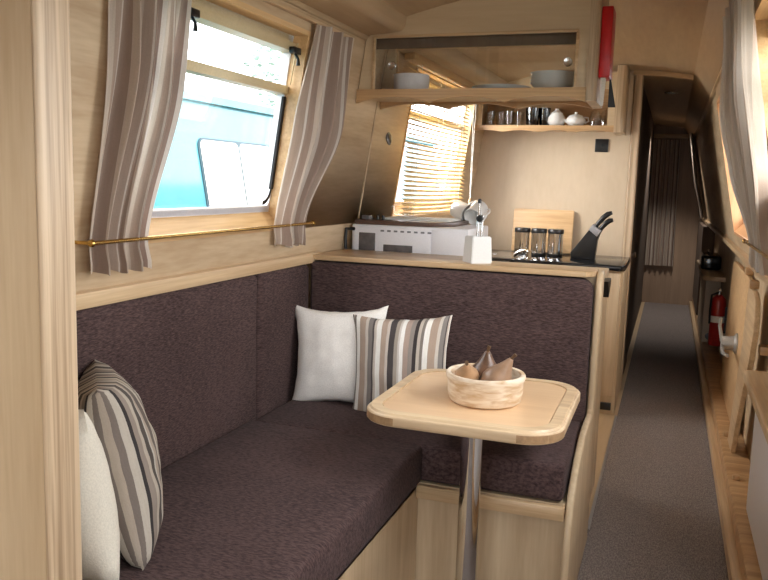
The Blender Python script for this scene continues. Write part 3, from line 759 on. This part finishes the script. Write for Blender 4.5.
# three steel canisters
cans = [('left of', -.985), ('middle', -.868), ('right', -.752)]
first = None
for k, cx in enumerate((-.945, -.832, -.719)):
    lab = ['steel canister with black lid, left of the three on the worktop', 'steel canister with black lid, middle of the three on the worktop', 'steel canister with black lid, nearest the knife block'][k]
    if first is None:
        first = thing('canister', lab, 'canister', (cx, 5.50, WT), 0, 'steel canisters on the worktop')
        b = bm_new(); lathe(b, [(0, .016), (.051, .016), (.051, .155), (0, .155)], (0, 0, 0), 28); obj('body', b, M['chrome'], first, local=True)
        b = bm_new(); lathe(b, [(0, 0), (.052, 0), (.053, .004), (.053, .018), (0, .018)], (0, 0, 0), 28); obj('foot', b, M['black'], first, local=True)
        b = bm_new(); lathe(b, [(0, .154), (.053, .154), (.054, .157), (.054, .178), (.050, .184), (0, .184)], (0, 0, 0), 28); obj('lid', b, M['black'], first, local=True)
    else: dup(first, (cx, 5.50, WT), 0, lab)

# chopping board leaning on the bulkhead
b = bm_new(); prism(b, rrect(-1.06, -.635, 0, .305, .012, 4), 'Y', -.012, .012, .004)
b.transform(Matrix.Translation((0, 5.735, WT)) @ Matrix.Rotation(math.radians(-8), 4, 'X') @ Matrix.Translation((0, 0, .003)))
tag(obj('chopping_board', b, M['board']), 'plain wooden chopping board propped against the bulkhead behind the canisters', 'chopping board')

# knife block and knives
kb = thing('knife_block', 'slanted black knife block on the worktop', 'knife block', (-.51, 5.42, WT))
b = bm_new()
d = Vector((.56, .83))          # lean direction of the block, in x-z
P0 = Vector((-.595, WT)); 
pts = [(-.598, WT), (-.445, WT), (-.435, WT+.13), (-.415, WT+.19), (-.47, WT+.225), (-.598, WT+.045)]
prism(b, pts, 'Y', 5.36, 5.48, .006); obj('block', b, M['black'], kb)
b = bm_new(); prism(b, [(-.437, WT+.155), (-.412, WT+.194), (-.470, WT+.232), (-.492, WT+.198)], 'Y', 5.357, 5.483, .003); obj('band', b, M['grey'], kb)
def knife(x, z, y, L, label):
    t = thing('kitchen_knife', label, 'knife', (x, y, z), 0, 'knives in the block')
    b = bm_new(); dirv = Vector((.60, 0, .80))
    p = Vector((x, y, z)); tube(b, [p, p+dirv*.025, p+dirv*L*.6, p+dirv*L*.85+Vector((.006, 0, -.004)), p+dirv*L+Vector((.02, 0, -.010))], [.016, .015, .018, .018, .012], 10)
    obj('handle', b, M['black'], t)
    b = bm_new(); tube(b, [p-dirv*.05, p+dirv*.004], .007, 8); obj('bolster', b, M['steel'], t)
knife(-.455, WT+.215, 5.40, .135, 'longest black-handled knife in the block, topmost')
knife(-.425, WT+.196, 5.40, .10, 'shorter black-handled knife in the block, just below the longest one')

# black socket on the bulkhead
so = thing('wall_socket', 'black square switch plate on the galley bulkhead', 'switch', (-.475, 5.79, 1.70))
b = bm_new(); box(b, -.525, -.435, 5.788, YB, 1.665, 1.755, .005); obj('plate', b, M['black'], so)
b = bm_new(); box(b, -.49, -.468, 5.782, 5.79, 1.70, 1.722, .003); obj('rocker', b, M['rubber'], so)

# glass shelf cabinet on the bulkhead
SZ = 1.825
gs = thing('glass_shelf', 'open wooden glassware cabinet high on the galley bulkhead', 'shelf', (-.85, 5.66, SZ))
b = bm_new(); box(b, -1.37, -.40, 5.52, YB, SZ-.02, SZ, .003); obj('shelf_board', b, M['oakx'], gs)
b = bm_new(); n = 60; x0, x1 = -1.365, -.385; pts = [(x0+(x1-x0)*i/n, SZ-.045+.012*abs(math.sin(PI*4*i/n))) for i in range(n+1)]
prism(b, pts+[(x1, SZ), (x0, SZ)], 'Y', 5.50, 5.522); obj('scalloped_rail', b, M['oakx'], gs)
b = bm_new(); box(b, -1.31, -1.265, 5.50, 5.522, SZ, 2.14); box(b, -.43, -.385, 5.50, 5.522, SZ, 2.16); box(b, -1.31, -.385, 5.501, 5.521, 2.06, 2.145); obj('face_frame', b, M['panelx'], gs)
b = bm_new(); prism(b, rrect(-.387, -.325, 5.495, YB, [0, 0, 0, .03], 6), 'Z', SZ-.045, zc(-.35)-.004); obj('corner_post', b, M['post'], gs)
b = bm_new(); box(b, -1.30, -.39, YB-.012, YB, SZ, 2.10); obj('back_panel', b, M['oakx'], gs)

def vessel(name, label, cat, prof, mat, loc, group=None, sm=60, src=None):
    if src: o = src.copy(); COL.objects.link(o)
    else:
        b = bm_new(); lathe(b, prof, (0, 0, 0), 24); o = obj(name, b, mat, local=True, smooth=sm)
    o.location = loc; tag(o, label, cat, group); return o
tumb = [(0, 0), (.028, 0), (.03, .003), (.036, .10), (.034, .10), (.028, .008), (0, .007)]
wine = [(0, .115), (.001, .115), (.03, .10), (.038, .06), (.033, .0), (.031, .0), (.035, .06), (.027, .095), (.004, .112), (.004, .112), (.004, .15), (.03, .158), (.03, .16), (0, .16)]
g = None
names = ['leftmost', 'second from left', 'third from left', 'fourth from left']
for k, x in enumerate((-1.235, -1.165, -1.10, -1.035)):
    g = vessel('drinking_glass', 'clear drinking glass, %s at the left of the bulkhead shelf' % names[k], 'glass', tumb, M['drink'], (x, 5.62+.03*(k % 2), SZ), 'clear glasses at the left of the bulkhead shelf', 60, g)
vessel('drinking_glass', 'dark smoked glass tumbler in the middle of the bulkhead shelf', 'glass', [(r*1.35, z*1.22) for r, z in tumb], M['drinkd'], (-.935, 5.60, SZ))
vessel('drinking_glass', 'second dark smoked tumbler, right of the first, on the bulkhead shelf', 'glass', [(r*1.1, z*1.25) for r, z in tumb], M['drinkd'], (-.86, 5.64, SZ))
vessel('sugar_pot', 'tall white china pot on the bulkhead shelf right of the dark tumblers', 'pot', [(0, 0), (.04, 0), (.06, .03), (.058, .06), (.04, .085), (.042, .09), (.02, .105), (.012, .11), (.012, .12), (0, .122)], M['cup'], (-.775, 5.63, SZ))
tpt = thing('teapot', 'small rounded white teapot on the bulkhead shelf', 'teapot', (-.645, 5.61, SZ))
b = bm_new(); lathe(b, [(0, 0), (.04, 0), (.065, .025), (.066, .045), (.045, .072), (.02, .08), (.01, .085), (.012, .094), (0, .097)], (-.645, 5.61, SZ), 24); obj('pot', b, M['cup'], tpt, smooth=60)
b = bm_new(); tube(b, [(-.70, 5.61, SZ+.03), (-.73, 5.61, SZ+.045), (-.745, 5.61, SZ+.07)], [.014, .010, .008], 10); obj('spout', b, M['cup'], tpt)
b = bm_new(); tube(b, [(-.59, 5.61, SZ+.06), (-.565, 5.61, SZ+.058), (-.56, 5.61, SZ+.035), (-.585, 5.61, SZ+.022)], .006, 8); obj('handle', b, M['cup'], tpt)
g = None
for k, x in enumerate((-.52, -.45)):
    g = vessel('wine_glass', ['upturned clear wine glass beside the white teapot', 'upturned clear wine glass at the right end of the bulkhead shelf'][k], 'glass', wine, M['drink'], (x, 5.62, SZ), 'wine glasses on the bulkhead shelf', 60, g)

# ------------------------------------------------------------------ blind over the galley window
vb = thing('venetian_blind', 'honey coloured slatted blind over the galley window', 'blind', (-1.24, 4.75, 1.22))
bx = -1.235
b = bm_new(); box(b, bx-.03, bx+.025, 3.78, 5.02, 2.005, 2.045, .004); obj('head_rail', b, M['jamb'], vb)
b = bm_new(); z = 1.262; k = 0
rnd = random.Random(5)
while z < 2.0:
    t_ = bmesh.new(); w = .025; a = math.radians(30+rnd.uniform(-4, 4)); dx, dz = math.cos(a)*w/2, math.sin(a)*w/2
    xx = bx+(z-2.0)*.03
    vs = []
    for yy in (3.80, 4.40, 5.0):
        zz_ = z-.004*(yy == 4.40)
        vs.append([t_.verts.new((xx-dx, yy, zz_+dz)), t_.verts.new((xx, yy, zz_+.0025)), t_.verts.new((xx+dx, yy, zz_-dz))])
    for p, q in zip(vs, vs[1:]):
        for i in range(2): t_.faces.new((p[i], p[i+1], q[i+1], q[i]))
    merge(b, t_); z += .0235; k += 1
sl = obj('slats', b, M['blind'], vb)
mod = sl.modifiers.new('thick', 'SOLIDIFY'); mod.thickness = .0018
b = bm_new(); box(b, bx-.037, bx-.010, 3.80, 5.0, 1.232, 1.25, .004); obj('bottom_rail', b, M['jamb'], vb)
for yy in (3.95, 4.40, 4.85):
    b = bm_new()
    for dx in (-.014, .012): tube(b, [(bx+dx, yy, 2.01), (bx+dx-.022, yy, 1.24)], .0014, 6)
    obj('ladder_cord', b, M['paper'], vb)
b = bm_new(); tube(b, [(-1.205, 5.00, 2.01), (-1.21, 5.02, 1.6), (-1.215, 5.04, 1.33)], .002, 6); tube(b, [(-1.19, 5.01, 2.01), (-1.205, 5.03, 1.6), (-1.212, 5.045, 1.33)], .002, 6)
obj('pull_cord', b, M['paper'], vb)
b = bm_new(); lathe(b, [(0, 0), (.009, 0), (.011, .012), (.005, .034), (0, .036)], (-1.214, 5.04, 1.295), 12); obj('cord_bob', b, M['board'], vb)

# round switch on the left wall
rs = thing('round_switch', 'round dark switch on the left wall before the galley window', 'switch', (-1.34, 3.79, 1.6))
R = Matrix.Rotation(PI/2-.15, 4, 'Y')
b = bm_new(); lathe(b, [(0, 0), (.034, 0), (.036, .004), (.028, .010), (.02, .010), (.018, .006), (0, .006)], (xl(1.633), 3.79, 1.633), 28, R); obj('plate', b, M['smoke'], rs)
b = bm_new(); lathe(b, [(0, .004), (.016, .004), (.016, .009), (0, .011)], (xl(1.633), 3.79, 1.633), 20, R); obj('button', b, M['black'], rs)

# white appliance behind the partition
ap = thing('cooker', 'white boxy cooker with printed marks standing behind the seating partition', 'cooker', (-1.12, 3.66, 1.05))
b = bm_new(); box(b, -1.385, -.83, 3.45, 3.86, 1.05, 1.222, .008); obj('body', b, M['white'], ap)
b = bm_new(); box(b, -1.375, -1.00, 3.443, 3.452, 1.06, 1.212, .004); dr = obj('door', b, M['white'], ap)
b = bm_new(); box(b, -1.345, -1.265, 3.4405, 3.445, 1.075, 1.185, .003); box(b, -1.225, -1.085, 3.4405, 3.445, 1.075, 1.135, .002); obj('door_window', b, M['smoke'], dr)
b = bm_new()
for i in range(8):
    x = -1.24+i*.032; box(b, x, x+.017, 3.4415, 3.444, 1.193, 1.201)
obj('printed_marks', b, M['printed'], dr)
b = bm_new(); tube(b, [(-1.37, 3.445, 1.20), (-1.395, 3.41, 1.20), (-1.398, 3.41, 1.16), (-1.398, 3.41, 1.10), (-1.38, 3.445, 1.08)], .008, 8); obj('handle', b, M['black'], ap)
b = bm_new(); box(b, -.995, -.84, 3.444, 3.452, 1.06, 1.212, .003); obj('side_panel', b, M['white'], ap)
b = bm_new(); prism(b, [(-1.375, 3.46), (-1.02, 3.47), (-.93, 3.60), (-.93, 3.86), (-1.35, 3.86)], 'Z', 1.222, 1.242, .004)
tag(obj('wooden_tray', b, M['tray']), 'dark brown board lying on top of the white cooker', 'tray')
b = bm_new(); prism(b, rrect(-1.30, -.96, 3.60, 3.84, .02, 4), 'Z', 1.242, 1.25, .002); tag(obj('serving_dish', b, M['paper']), 'flat pale dish on the dark brown board', 'dish')
g = None
b = bm_new(); lathe(b, [(0, 0), (.03, 0), (.045, .012), (.055, .055), (.052, .055), (.042, .015), (0, .006)], (-1.235, 3.72, 1.25), 14)
tag(obj('glass_bowl', b, M['drink']), 'small ribbed glass bowl on the dark board under the blind', 'bowl')
b = bm_new(); prism(b, rrect(-1.36, -1.315, 3.50, 3.54, .008, 3), 'Z', 1.242, 1.262, .003); tag(obj('matchbox', b, M['smoke']), 'small dark box at the left end of the brown board', 'box')
g = None
for k, (x, y) in enumerate(((-1.285, 3.525), (-1.262, 3.535))):
    b = bm_new()
    if g is None: lathe(b, [(0, 0), (.007, 0), (.008, .012), (.006, .02), (0, .021)], (0, 0, 0), 12); g = obj('small_knob', b, M['black'], local=True); o = g
    else: b.free(); o = g.copy(); COL.objects.link(o)
    o.location = (x, y, 1.242); tag(o, ['tiny black knob beside the small dark box on the brown board', 'tiny black knob on the brown board, the one nearer the glass bowl'][k], 'knob')

# white utensil crock with bottle opener on the capping
cr = thing('utensil_crock', 'square white pot turned corner-on, holding a steel gadget on the wooden capping', 'pot', (-.712, 3.145, 1.115))
b = bm_new()
t_ = bmesh.new()
def sq(h): return [(-.717+h*1.414*math.cos(math.radians(45+38+90*i)), 3.145+h*1.414*math.sin(math.radians(45+38+90*i))) for i in range(4)]
rows = [[t_.verts.new((x, y, z)) for x, y in P] for P, z in ((sq(.045), 1.108), (sq(.040), 1.215), (sq(.034), 1.215), (sq(.038), 1.13))]
t_.faces.new(rows[0]); t_.faces.new(rows[3])
for P, Q in zip(rows, rows[1:]):
    for i in range(4): t_.faces.new((P[i], P[(i+1) % 4], Q[(i+1) % 4], Q[i]))
bmesh.ops.recalc_face_normals(t_, faces=t_.faces[:]); bmesh.ops.bevel(t_, geom=t_.edges[:], offset=.003, segments=2, affect='EDGES'); merge(b, t_)
obj('pot', b, M['cup'], cr)
ut = thing('corkscrew', 'steel corkscrew with a black pivot standing in the white square pot', 'corkscrew', (-.712, 3.145, 1.13))
b = bm_new(); box(b, -.725, -.715, 3.14, 3.15, 1.13, 1.30, .003); box(b, -.709, -.699, 3.14, 3.15, 1.13, 1.30, .003); obj('lever', b, M['steel'], ut)
b = bm_new(); lathe(b, [(0, -.012), (.012, -.010), (.015, 0), (.012, .010), (0, .012)], (-.712, 3.137, 1.285), 16, Matrix.Rotation(PI/2, 4, 'X')); obj('pivot', b, M['black'], ut)
b = bm_new(); tube(b, [(-.715, 3.145, 1.295), (-.717, 3.145, 1.35)], .005, 8); obj('shaft', b, M['steel'], ut)
b = bm_new(); lathe(b, [(0, 0), (.007, 0), (.008, .012), (.005, .018), (0, .018)], (-.717, 3.145, 1.345), 12); obj('tip', b, M['black'], ut)

# mug tree behind it, on the unit top
mt = thing('mug_tree', 'wooden mug tree carrying white mugs behind the white square pot', 'mug stand', (-.885, 3.9, .945))
b = bm_new(); lathe(b, [(0, 0), (.07, 0), (.07, .012), (.01, .02), (.009, .38), (0, .385)], (-.93, 3.93, .945), 18); obj('stand', b, M['board'], mt)
mugL = ['white mug on the left of the mug tree', 'white mug on the right of the mug tree', 'white mug at the back of the mug tree']
mg = None
for k, (dx, dy, rz, rx) in enumerate(((-.045, -.03, math.radians(60), 105), (.030, -.045, math.radians(-15), 122), (0, .085, math.radians(180), 110))):
    if mg is None:
        mg = thing('mug', mugL[0], 'mug', (0, 0, 0), 0, 'white mugs on the mug tree')
        b = bm_new(); lathe(b, [(0, 0), (.036, 0), (.043, .006), (.048, .095), (.045, .095), (.038, .01), (0, .008)], (0, 0, -.045), 24); obj('cup', b, M['cup'], mg, local=True, smooth=50)
        b = bm_new(); tube(b, [(.037, 0, .03), (.06, 0, .028), (.068, 0, .0), (.058, 0, -.025), (.035, 0, -.028)], .005, 8); obj('handle', b, M['cup'], mg, local=True)
        o = mg
    else: o = dup(mg, (0, 0, 0), 0, mugL[k])
    o.location = (-.93+dx*1.1, 3.93+dy, 1.285); o.rotation_euler = (math.radians(rx), 0, rz)

# ------------------------------------------------------------------ right-hand side
rad = thing('radiator', 'white flat panel radiator low on the right under the wooden shelf', 'radiator', (.40, 2.5, .12))
b = bm_new(); box(b, .38, .42, 1.3, 3.46, .13, .575, .006); obj('panel', b, M['white'], rad)
for yy in (1.6, 3.1):
    b = bm_new(); box(b, .42, .4595, yy-.02, yy+.02, .3, .36); obj('bracket', b, M['steel'], rad)
b = bm_new(); prism(b, rrect(.352, .462, 1.3, 3.80, [0, .03, 0, 0], 6), 'Z', .605, .645, .008, 3)
tag(obj('side_shelf', b, M['trimy']), 'long wooden shelf with a rounded end above the white radiator', 'shelf')
# stored boards against the wall
def board(label, poly, xb, xt, z0, mat, th):
    b = bm_new(); z1 = max(p[1] for p in poly)
    prism(b, [(p[0], p[1]-z0) for p in poly], 'X', -th/2, th/2, .006)
    b.transform(Matrix.Translation((xb, 0, z0)) @ Matrix.Rotation(math.atan2(xt-xb, z1-z0), 4, 'Y'))
    return tag(obj('table_leaf', b, mat), label, 'table leaf')
board('pale wooden table leaf with rounded top corner stored upright, nearer the white radiator',
      [(4.26, .117), (4.16, .30), (4.02, .50), (3.90, .66), (3.85, .80), (3.87, .88), (3.93, .94), (4.02, .965), (4.24, .965), (4.27, .94), (4.27, .70), (4.40, .35), (4.48, .117)], .385, .400, .117, M['trimy'], .026)
board('larger wooden table leaf stored upright behind the nearer one, beside the fire extinguisher',
      rrect(4.62, 5.82, .117, .965, [.05, .05, .01, .01], 5), .415, .435, .117, M['board'], .022)
kn = None
for k, (x, yy, zz, h) in enumerate(((.40, 4.16, .966, .035), (.436, 4.85, .966, .032), (.44, 3.9, .70, .045))):
    b = bm_new()
    if kn is None: box(b, -.02, .022, -.035, .035, 0, .04, .006); kn = obj('wooden_catch', b, M['oakx'], local=True); o = kn
    else: b.free(); o = kn.copy(); COL.objects.link(o)
    o.location = (x, yy, zz)
    tag(o, ['small wooden block on top of the nearer table leaf', 'small wooden block on top of the larger table leaf', 'small wooden block on the right wall just above the long shelf'][k], 'catch', 'wooden catches on the right wall')
br = thing('chrome_bracket', 'chrome table leg bracket with arms fixed on the larger stored table leaf', 'bracket', (.40, 5.0, .53))
b = bm_new(); lathe(b, [(0, 0), (.06, 0), (.06, .008), (.042, .02), (.038, .085), (0, .085)], (.414, 4.92, .56), 20, Matrix.Rotation(-PI/2, 4, 'Y')); obj('socket', b, M['bracket'], br)
b = bm_new(); tube(b, [(.335, 4.93, .56), (.33, 5.15, .62), (.345, 5.32, .635)], .010, 8); tube(b, [(.335, 4.91, .54), (.33, 4.72, .535), (.345, 4.60, .545)], .010, 8); obj('arm', b, M['bracket'], br)

# cupboard with rounded shelf top, radio, fire extinguisher
cb = thing('side_cupboard', 'narrow pale cupboard with a rounded wooden top on the right of the gangway', 'cupboard', (.38, 7.9, .116))
b = bm_new(); box(b, .335, .455, 7.4, 8.55, .117, .695); obj('carcass', b, M['bulk'], cb)
b = bm_new(); prism(b, rrect(.285, .458, 6.95, 8.6, [0, .02, .12, 0], 6), 'Z', .695, .735, .006); obj('top', b, M['trimy'], cb)
b = bm_new(); lathe(b, [(0, 0), (.03, 0), (.028, .012), (0, .014)], (.39, 7.395, .17), 14, Matrix.Rotation(PI/2, 4, 'X')); obj('knob', b, M['smoke'], cb)
rd = thing('radio', 'small black portable radio on the rounded cupboard top', 'radio', (.36, 7.8, .735))
b = bm_new(); box(b, .29, .452, 7.55, 8.05, .735, .855, .02, 3); obj('case', b, M['blackg'], rd)
b = bm_new(); tube(b, [(.36, 7.6, .85), (.36, 7.62, .88), (.36, 7.98, .88), (.36, 8.0, .85)], .008, 8); obj('handle', b, M['steel'], rd)
FX, FY = .398, 6.55
fe = thing('fire_extinguisher', 'red fire extinguisher with white label on the right wall', 'fire extinguisher', (FX, FY, .26))
b = bm_new(); lathe(b, [(0, .25), (.048, .25), (.054, .26), (.054, .58), (.05, .61), (.02, .64), (0, .645)], (FX, FY, 0), 24); obj('cylinder', b, M['redp'], fe, smooth=50)
b = bm_new(); lathe(b, [(.0545, .43), (.0552, .435), (.0552, .475), (.0545, .48)], (FX, FY, 0), 24); obj('label_band', b, M['paper'], fe)
b = bm_new(); lathe(b, [(0, .64), (.018, .64), (.018, .66), (0, .66)], (FX, FY, 0), 14); tube(b, [(FX, FY-.05, .68), (FX, FY+.01, .665), (FX, FY+.05, .68)], .009, 8); obj('valve', b, M['steel'], fe)
b = bm_new(); tube(b, [(FX-.01, FY-.02, .66), (FX-.055, FY-.045, .64), (FX-.06, FY-.05, .52), (FX-.057, FY-.045, .42)], .008, 8); obj('hose', b, M['black'], fe)
b = bm_new(); box(b, .445, .462, FY-.03, FY+.03, .35, .55); obj('wall_bracket', b, M['black'], fe)

# ------------------------------------------------------------------ far corridor
c = obj('curtain', curtain_mesh(lambda t: (0, 0, 2.03-1.56*t, 0, 1), 5, .014, lambda z: 0, 1, 31, 60, 16), M['curtain'], local=True, smooth=180)
b_ = c.data
for v in b_.vertices:                      # hang it across the boat at the far end
    s = 0
ys = None
bpy.data.objects.remove(c)
def end_curtain():
    b = bmesh.new(); uvl = b.loops.layers.uv.new('UVMap'); V = []; ns, nt = 70, 16
    for j in range(nt+1):
        t = j/nt; row = []
        for i in range(ns+1):
            s = i/ns; row.append(b.verts.new((-.255+(.31+.02*t)*s, YE-.06-.018*math.sin(2*PI*5.5*s+.6*t)-.008*math.sin(2*PI*13*s), 2.03-1.55*t)))
        V.append(row)
    for j in range(nt):
        for i in range(ns):
            f = b.faces.new((V[j][i], V[j][i+1], V[j+1][i+1], V[j+1][i]))
            for l, (p, q) in zip(f.loops, [(i, j), (i+1, j), (i+1, j+1), (i, j+1)]): l[uvl].uv = (p/ns, q/nt)
    return b
tag(obj('curtain', end_curtain(), M['curtain'], smooth=180), 'striped curtain hanging at the far end of the gangway', 'curtain')
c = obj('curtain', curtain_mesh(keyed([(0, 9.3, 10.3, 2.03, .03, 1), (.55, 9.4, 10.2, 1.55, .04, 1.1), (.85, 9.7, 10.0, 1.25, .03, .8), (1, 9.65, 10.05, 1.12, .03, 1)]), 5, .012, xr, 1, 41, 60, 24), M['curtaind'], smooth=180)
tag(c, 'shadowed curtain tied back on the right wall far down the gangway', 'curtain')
b = bm_new(); box(b, -.26, .20, YE-.035, YE, 2.05, 2.10, .004); struct('trim_9', b, M['trimx'])
dl = thing('ceiling_light', 'small round ceiling light in the dark gangway', 'ceiling light', (-.06, 6.9, 2.1))
b = bm_new(); lathe(b, [(0, 0), (.05, 0), (.055, .008), (.05, .016), (0, .016)], (-.06, 6.9, zc(-.06)-.014), 24); obj('rim', b, M['chrome'], dl)
b = bm_new(); lathe(b, [(0, -.004), (.03, -.003), (.034, .001), (0, .002)], (-.06, 6.9, zc(-.06)-.014), 20); obj('lens', b, M['paper'], dl)
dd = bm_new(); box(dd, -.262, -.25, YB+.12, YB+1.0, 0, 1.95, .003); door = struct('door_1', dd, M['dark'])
b = bm_new(); lathe(b, [(0, 0), (.02, 0), (.012, .02), (.022, .035), (0, .045)], (-.25, YB+.22, .95), 14, Matrix.Rotation(PI/2, 4, 'Y')); obj('door_handle', b, M['dark'], door)
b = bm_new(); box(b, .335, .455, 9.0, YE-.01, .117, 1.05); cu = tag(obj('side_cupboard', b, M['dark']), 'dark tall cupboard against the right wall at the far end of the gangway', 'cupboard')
b = bm_new(); box(b, -.235, -.222, 3.3, 5.1, -.001, .006); struct('trim_10', b, M['grey'])

# ------------------------------------------------------------------ outside the windows
b = bm_new(); box(b, -60, 60, -40, 60, -.9, -.75); w = struct('water', b, M['water'])
nb = thing('narrowboat', 'teal narrowboat with white windows moored outside the sofa window', 'boat', (-3.4, 4.5, -.75))
def xs_(z): return -3.25-.18*(z-.6)
b = bm_new(); prism(b, [(xs_(.5), .5), (xs_(2.0), 2.0), (-5.0, 2.0), (-5.3, .5)], 'Y', -2, 12); obj('cabin_side', b, M['teal'], nb)
b = bm_new(); prism(b, [(-3.1, -.75), (-3.1, .5), (-5.45, .5), (-5.45, -.75)], 'Y', -5, 14); obj('hull', b, M['black'], nb)
b = bm_new(); n = 12; prism(b, [(xs_(2.0)+.04, 1.99), (xs_(2.0)+.04, 2.05)]+[(xs_(2)-.02-1.6*i/n, 2.05+.14*math.sin(PI*i/n)) for i in range(n+1)]+[(-5.1, 1.99)], 'Y', -2.1, 12.1); obj('roof', b, M['tealp'], nb)
for k, yy in enumerate((5.36, 8.2)):
    b = bm_new(); z0, z1 = 1.10, 1.715
    outer = rrect(yy, yy+1.18, z0, z1, .08, 5)
    t_ = bmesh.new()
    A = [t_.verts.new((xs_(z)+.012, y, z)) for y, z in outer]; B = [t_.verts.new((xs_(z)-.002, y, z)) for y, z in outer]
    t_.faces.new(A)
    for i in range(len(A)): t_.faces.new((A[i], B[i], B[(i+1) % len(A)], A[(i+1) % len(A)]))
    bmesh.ops.recalc_face_normals(t_, faces=t_.faces[:]); merge(b, t_); wf = obj('boat_window', b, M['tdark'], nb)
    b = bm_new()
    for a0, a1 in ((yy+.022, yy+.595), (yy+.617, yy+1.158)):
        t_ = bmesh.new(); P = rrect(a0, a1, z0+.018, z1-.018, .05, 5); t_.faces.new([t_.verts.new((xs_(z)+.016, y, z)) for y, z in P]); merge(b, t_)
    obj('boat_pane', b, M['wpanel'], wf)
# leafless-looking pale tree beyond
tr = thing('tree', 'hazy pale tree behind the moored boat, upper right of the window', 'tree', (-13, 26, -.75))
b = bm_new(); tube(b, [(-13, 26, -.75), (-13, 26, 3), (-12.8, 26.1, 6.6)], [.3, .22, .08], 8); obj('trunk', b, M['bark'], tr)
b = bm_new(); rnd = random.Random(2)
for i in range(420):
    a = rnd.uniform(0, 2*PI); h = rnd.uniform(0, 1); r = 1.5*math.sqrt(rnd.random())*math.sin(PI*min(1, h*.85+.12))
    p = Vector((-13+r*math.cos(a), 26+r*math.sin(a), 3.4+3.6*h)); t_ = bmesh.new()
    bmesh.ops.create_icosphere(t_, subdivisions=1, radius=rnd.uniform(.06, .14)); t_.transform(Matrix.Translation(p) @ Matrix.Rotation(rnd.uniform(0, 3), 4, 'X') @ Matrix.Diagonal((1, .6, .35, 1))); merge(b, t_)
obj('crown', b, M['leaf'], tr)

# ------------------------------------------------------------------ light
wd = bpy.data.worlds.new('overcast'); sc.world = wd; wd.use_nodes = True
nt = wd.node_tree; bg = nt.nodes['Background']
tc = nt.nodes.new('ShaderNodeTexCoord'); sp = nt.nodes.new('ShaderNodeSeparateXYZ'); nt.links.new(tc.outputs['Generated'], sp.inputs[0])
r = ramp(nt, [(0, (.72, .78, .86, 1)), (.5, (.93, .96, 1, 1)), (1, (1, 1, 1, 1))]); mp = nt.nodes.new('ShaderNodeMath'); mp.operation = 'MULTIPLY_ADD'; mp.inputs[1].default_value = .5; mp.inputs[2].default_value = .5
nt.links.new(sp.outputs[2], mp.inputs[0]); nt.links.new(mp.outputs[0], r.inputs[0]); nt.links.new(r.outputs[0], bg.inputs[0])
bg.inputs[1].default_value = 6.6

def area(name, loc, target, sx, sy, power=None, portal=False, color=(1, 1, 1)):
    l = bpy.data.lights.new(name, 'AREA'); l.shape = 'RECTANGLE'; l.size = sx; l.size_y = sy
    o = bpy.data.objects.new(name, l); COL.objects.link(o); o.location = loc
    d = Vector(target)-Vector(loc); o.rotation_euler = d.to_track_quat('-Z', 'Y').to_euler()
    if portal: l.cycles.is_portal = True
    else: l.energy = power; l.color = color
    return o
for W, xf, s in ((WIN0, xl, -1), (WIN1, xl, -1), (WIN2, xl, -1), (WIN3, xr, 1), (WIN4, xr, 1), (WIN5, xr, 1)):
    yc, zc_ = (W[0]+W[1])/2, (W[2]+W[3])/2; x = xf(zc_)+s*.13
    o = area('window_portal', (x, yc, zc_), (x-s, yc, zc_), 1, 1, portal=True)
    o.data.size = W[3]-W[2]+.1; o.data.size_y = W[1]-W[0]+.1
    o.rotation_euler = (0, -s*-PI/2, 0) if False else o.rotation_euler
area('window_fill', (-1.95, 4.7, 1.75), (-.6, 4.9, 1.2), .9, 1.5, 85, color=(1, .98, .95))  # added area lamp outside the galley window, strengthens its daylight
area('window_fill', (.95, 2.2, 1.8), (-.6, 2.6, 1.0), .9, 1.5, 34, color=(1, .99, .97))  # added area lamp outside the right windows, strengthens their daylight
l = bpy.data.lights.new('gangway_fill', 'SPOT'); l.energy = 70; l.spot_size = math.radians(100); l.spot_blend = .6; l.shadow_soft_size = .04; l.color = (1, .92, .84)  # added spot without a fitting, brightens the dark far gangway
o = bpy.data.objects.new('gangway_fill', l); COL.objects.link(o); o.location = (-.06, 9.5, 2.17)
area('doorway_portal', (-.17, Y0-.1, .93), (-.17, 0, .93), .76, 1.86, portal=True)

# ------------------------------------------------------------------ camera
cam = bpy.data.cameras.new('camera'); co = bpy.data.objects.new('camera', cam); COL.objects.link(co); sc.camera = co
cam.sensor_width = 36; cam.lens = 36*800/768; cam.clip_start = .02; cam.clip_end = 200
Xv = Vector((0.9412630286953079, -0.07257619445884536, 0.3297826660229552)); Yv = Vector((0.33640085486937593, 0.11680585238519997, -0.9344468190815998)); Zv = Vector((0.029298048646440665, 0.9904994138546671, 0.13435972424455203))
R = Matrix((Xv, Yv, Zv)).to_4x4(); co.matrix_world = Matrix.Translation((0, 0, 1.42)) @ R
sc.view_settings.view_transform = 'Standard'; sc.view_settings.look = 'None'; sc.view_settings.exposure = 0.0
try: sc.cycles.use_denoising = True
except Exception: pass
sc.cycles.max_bounces = 12; sc.cycles.diffuse_bounces = 6; sc.cycles.transparent_max_bounces = 16
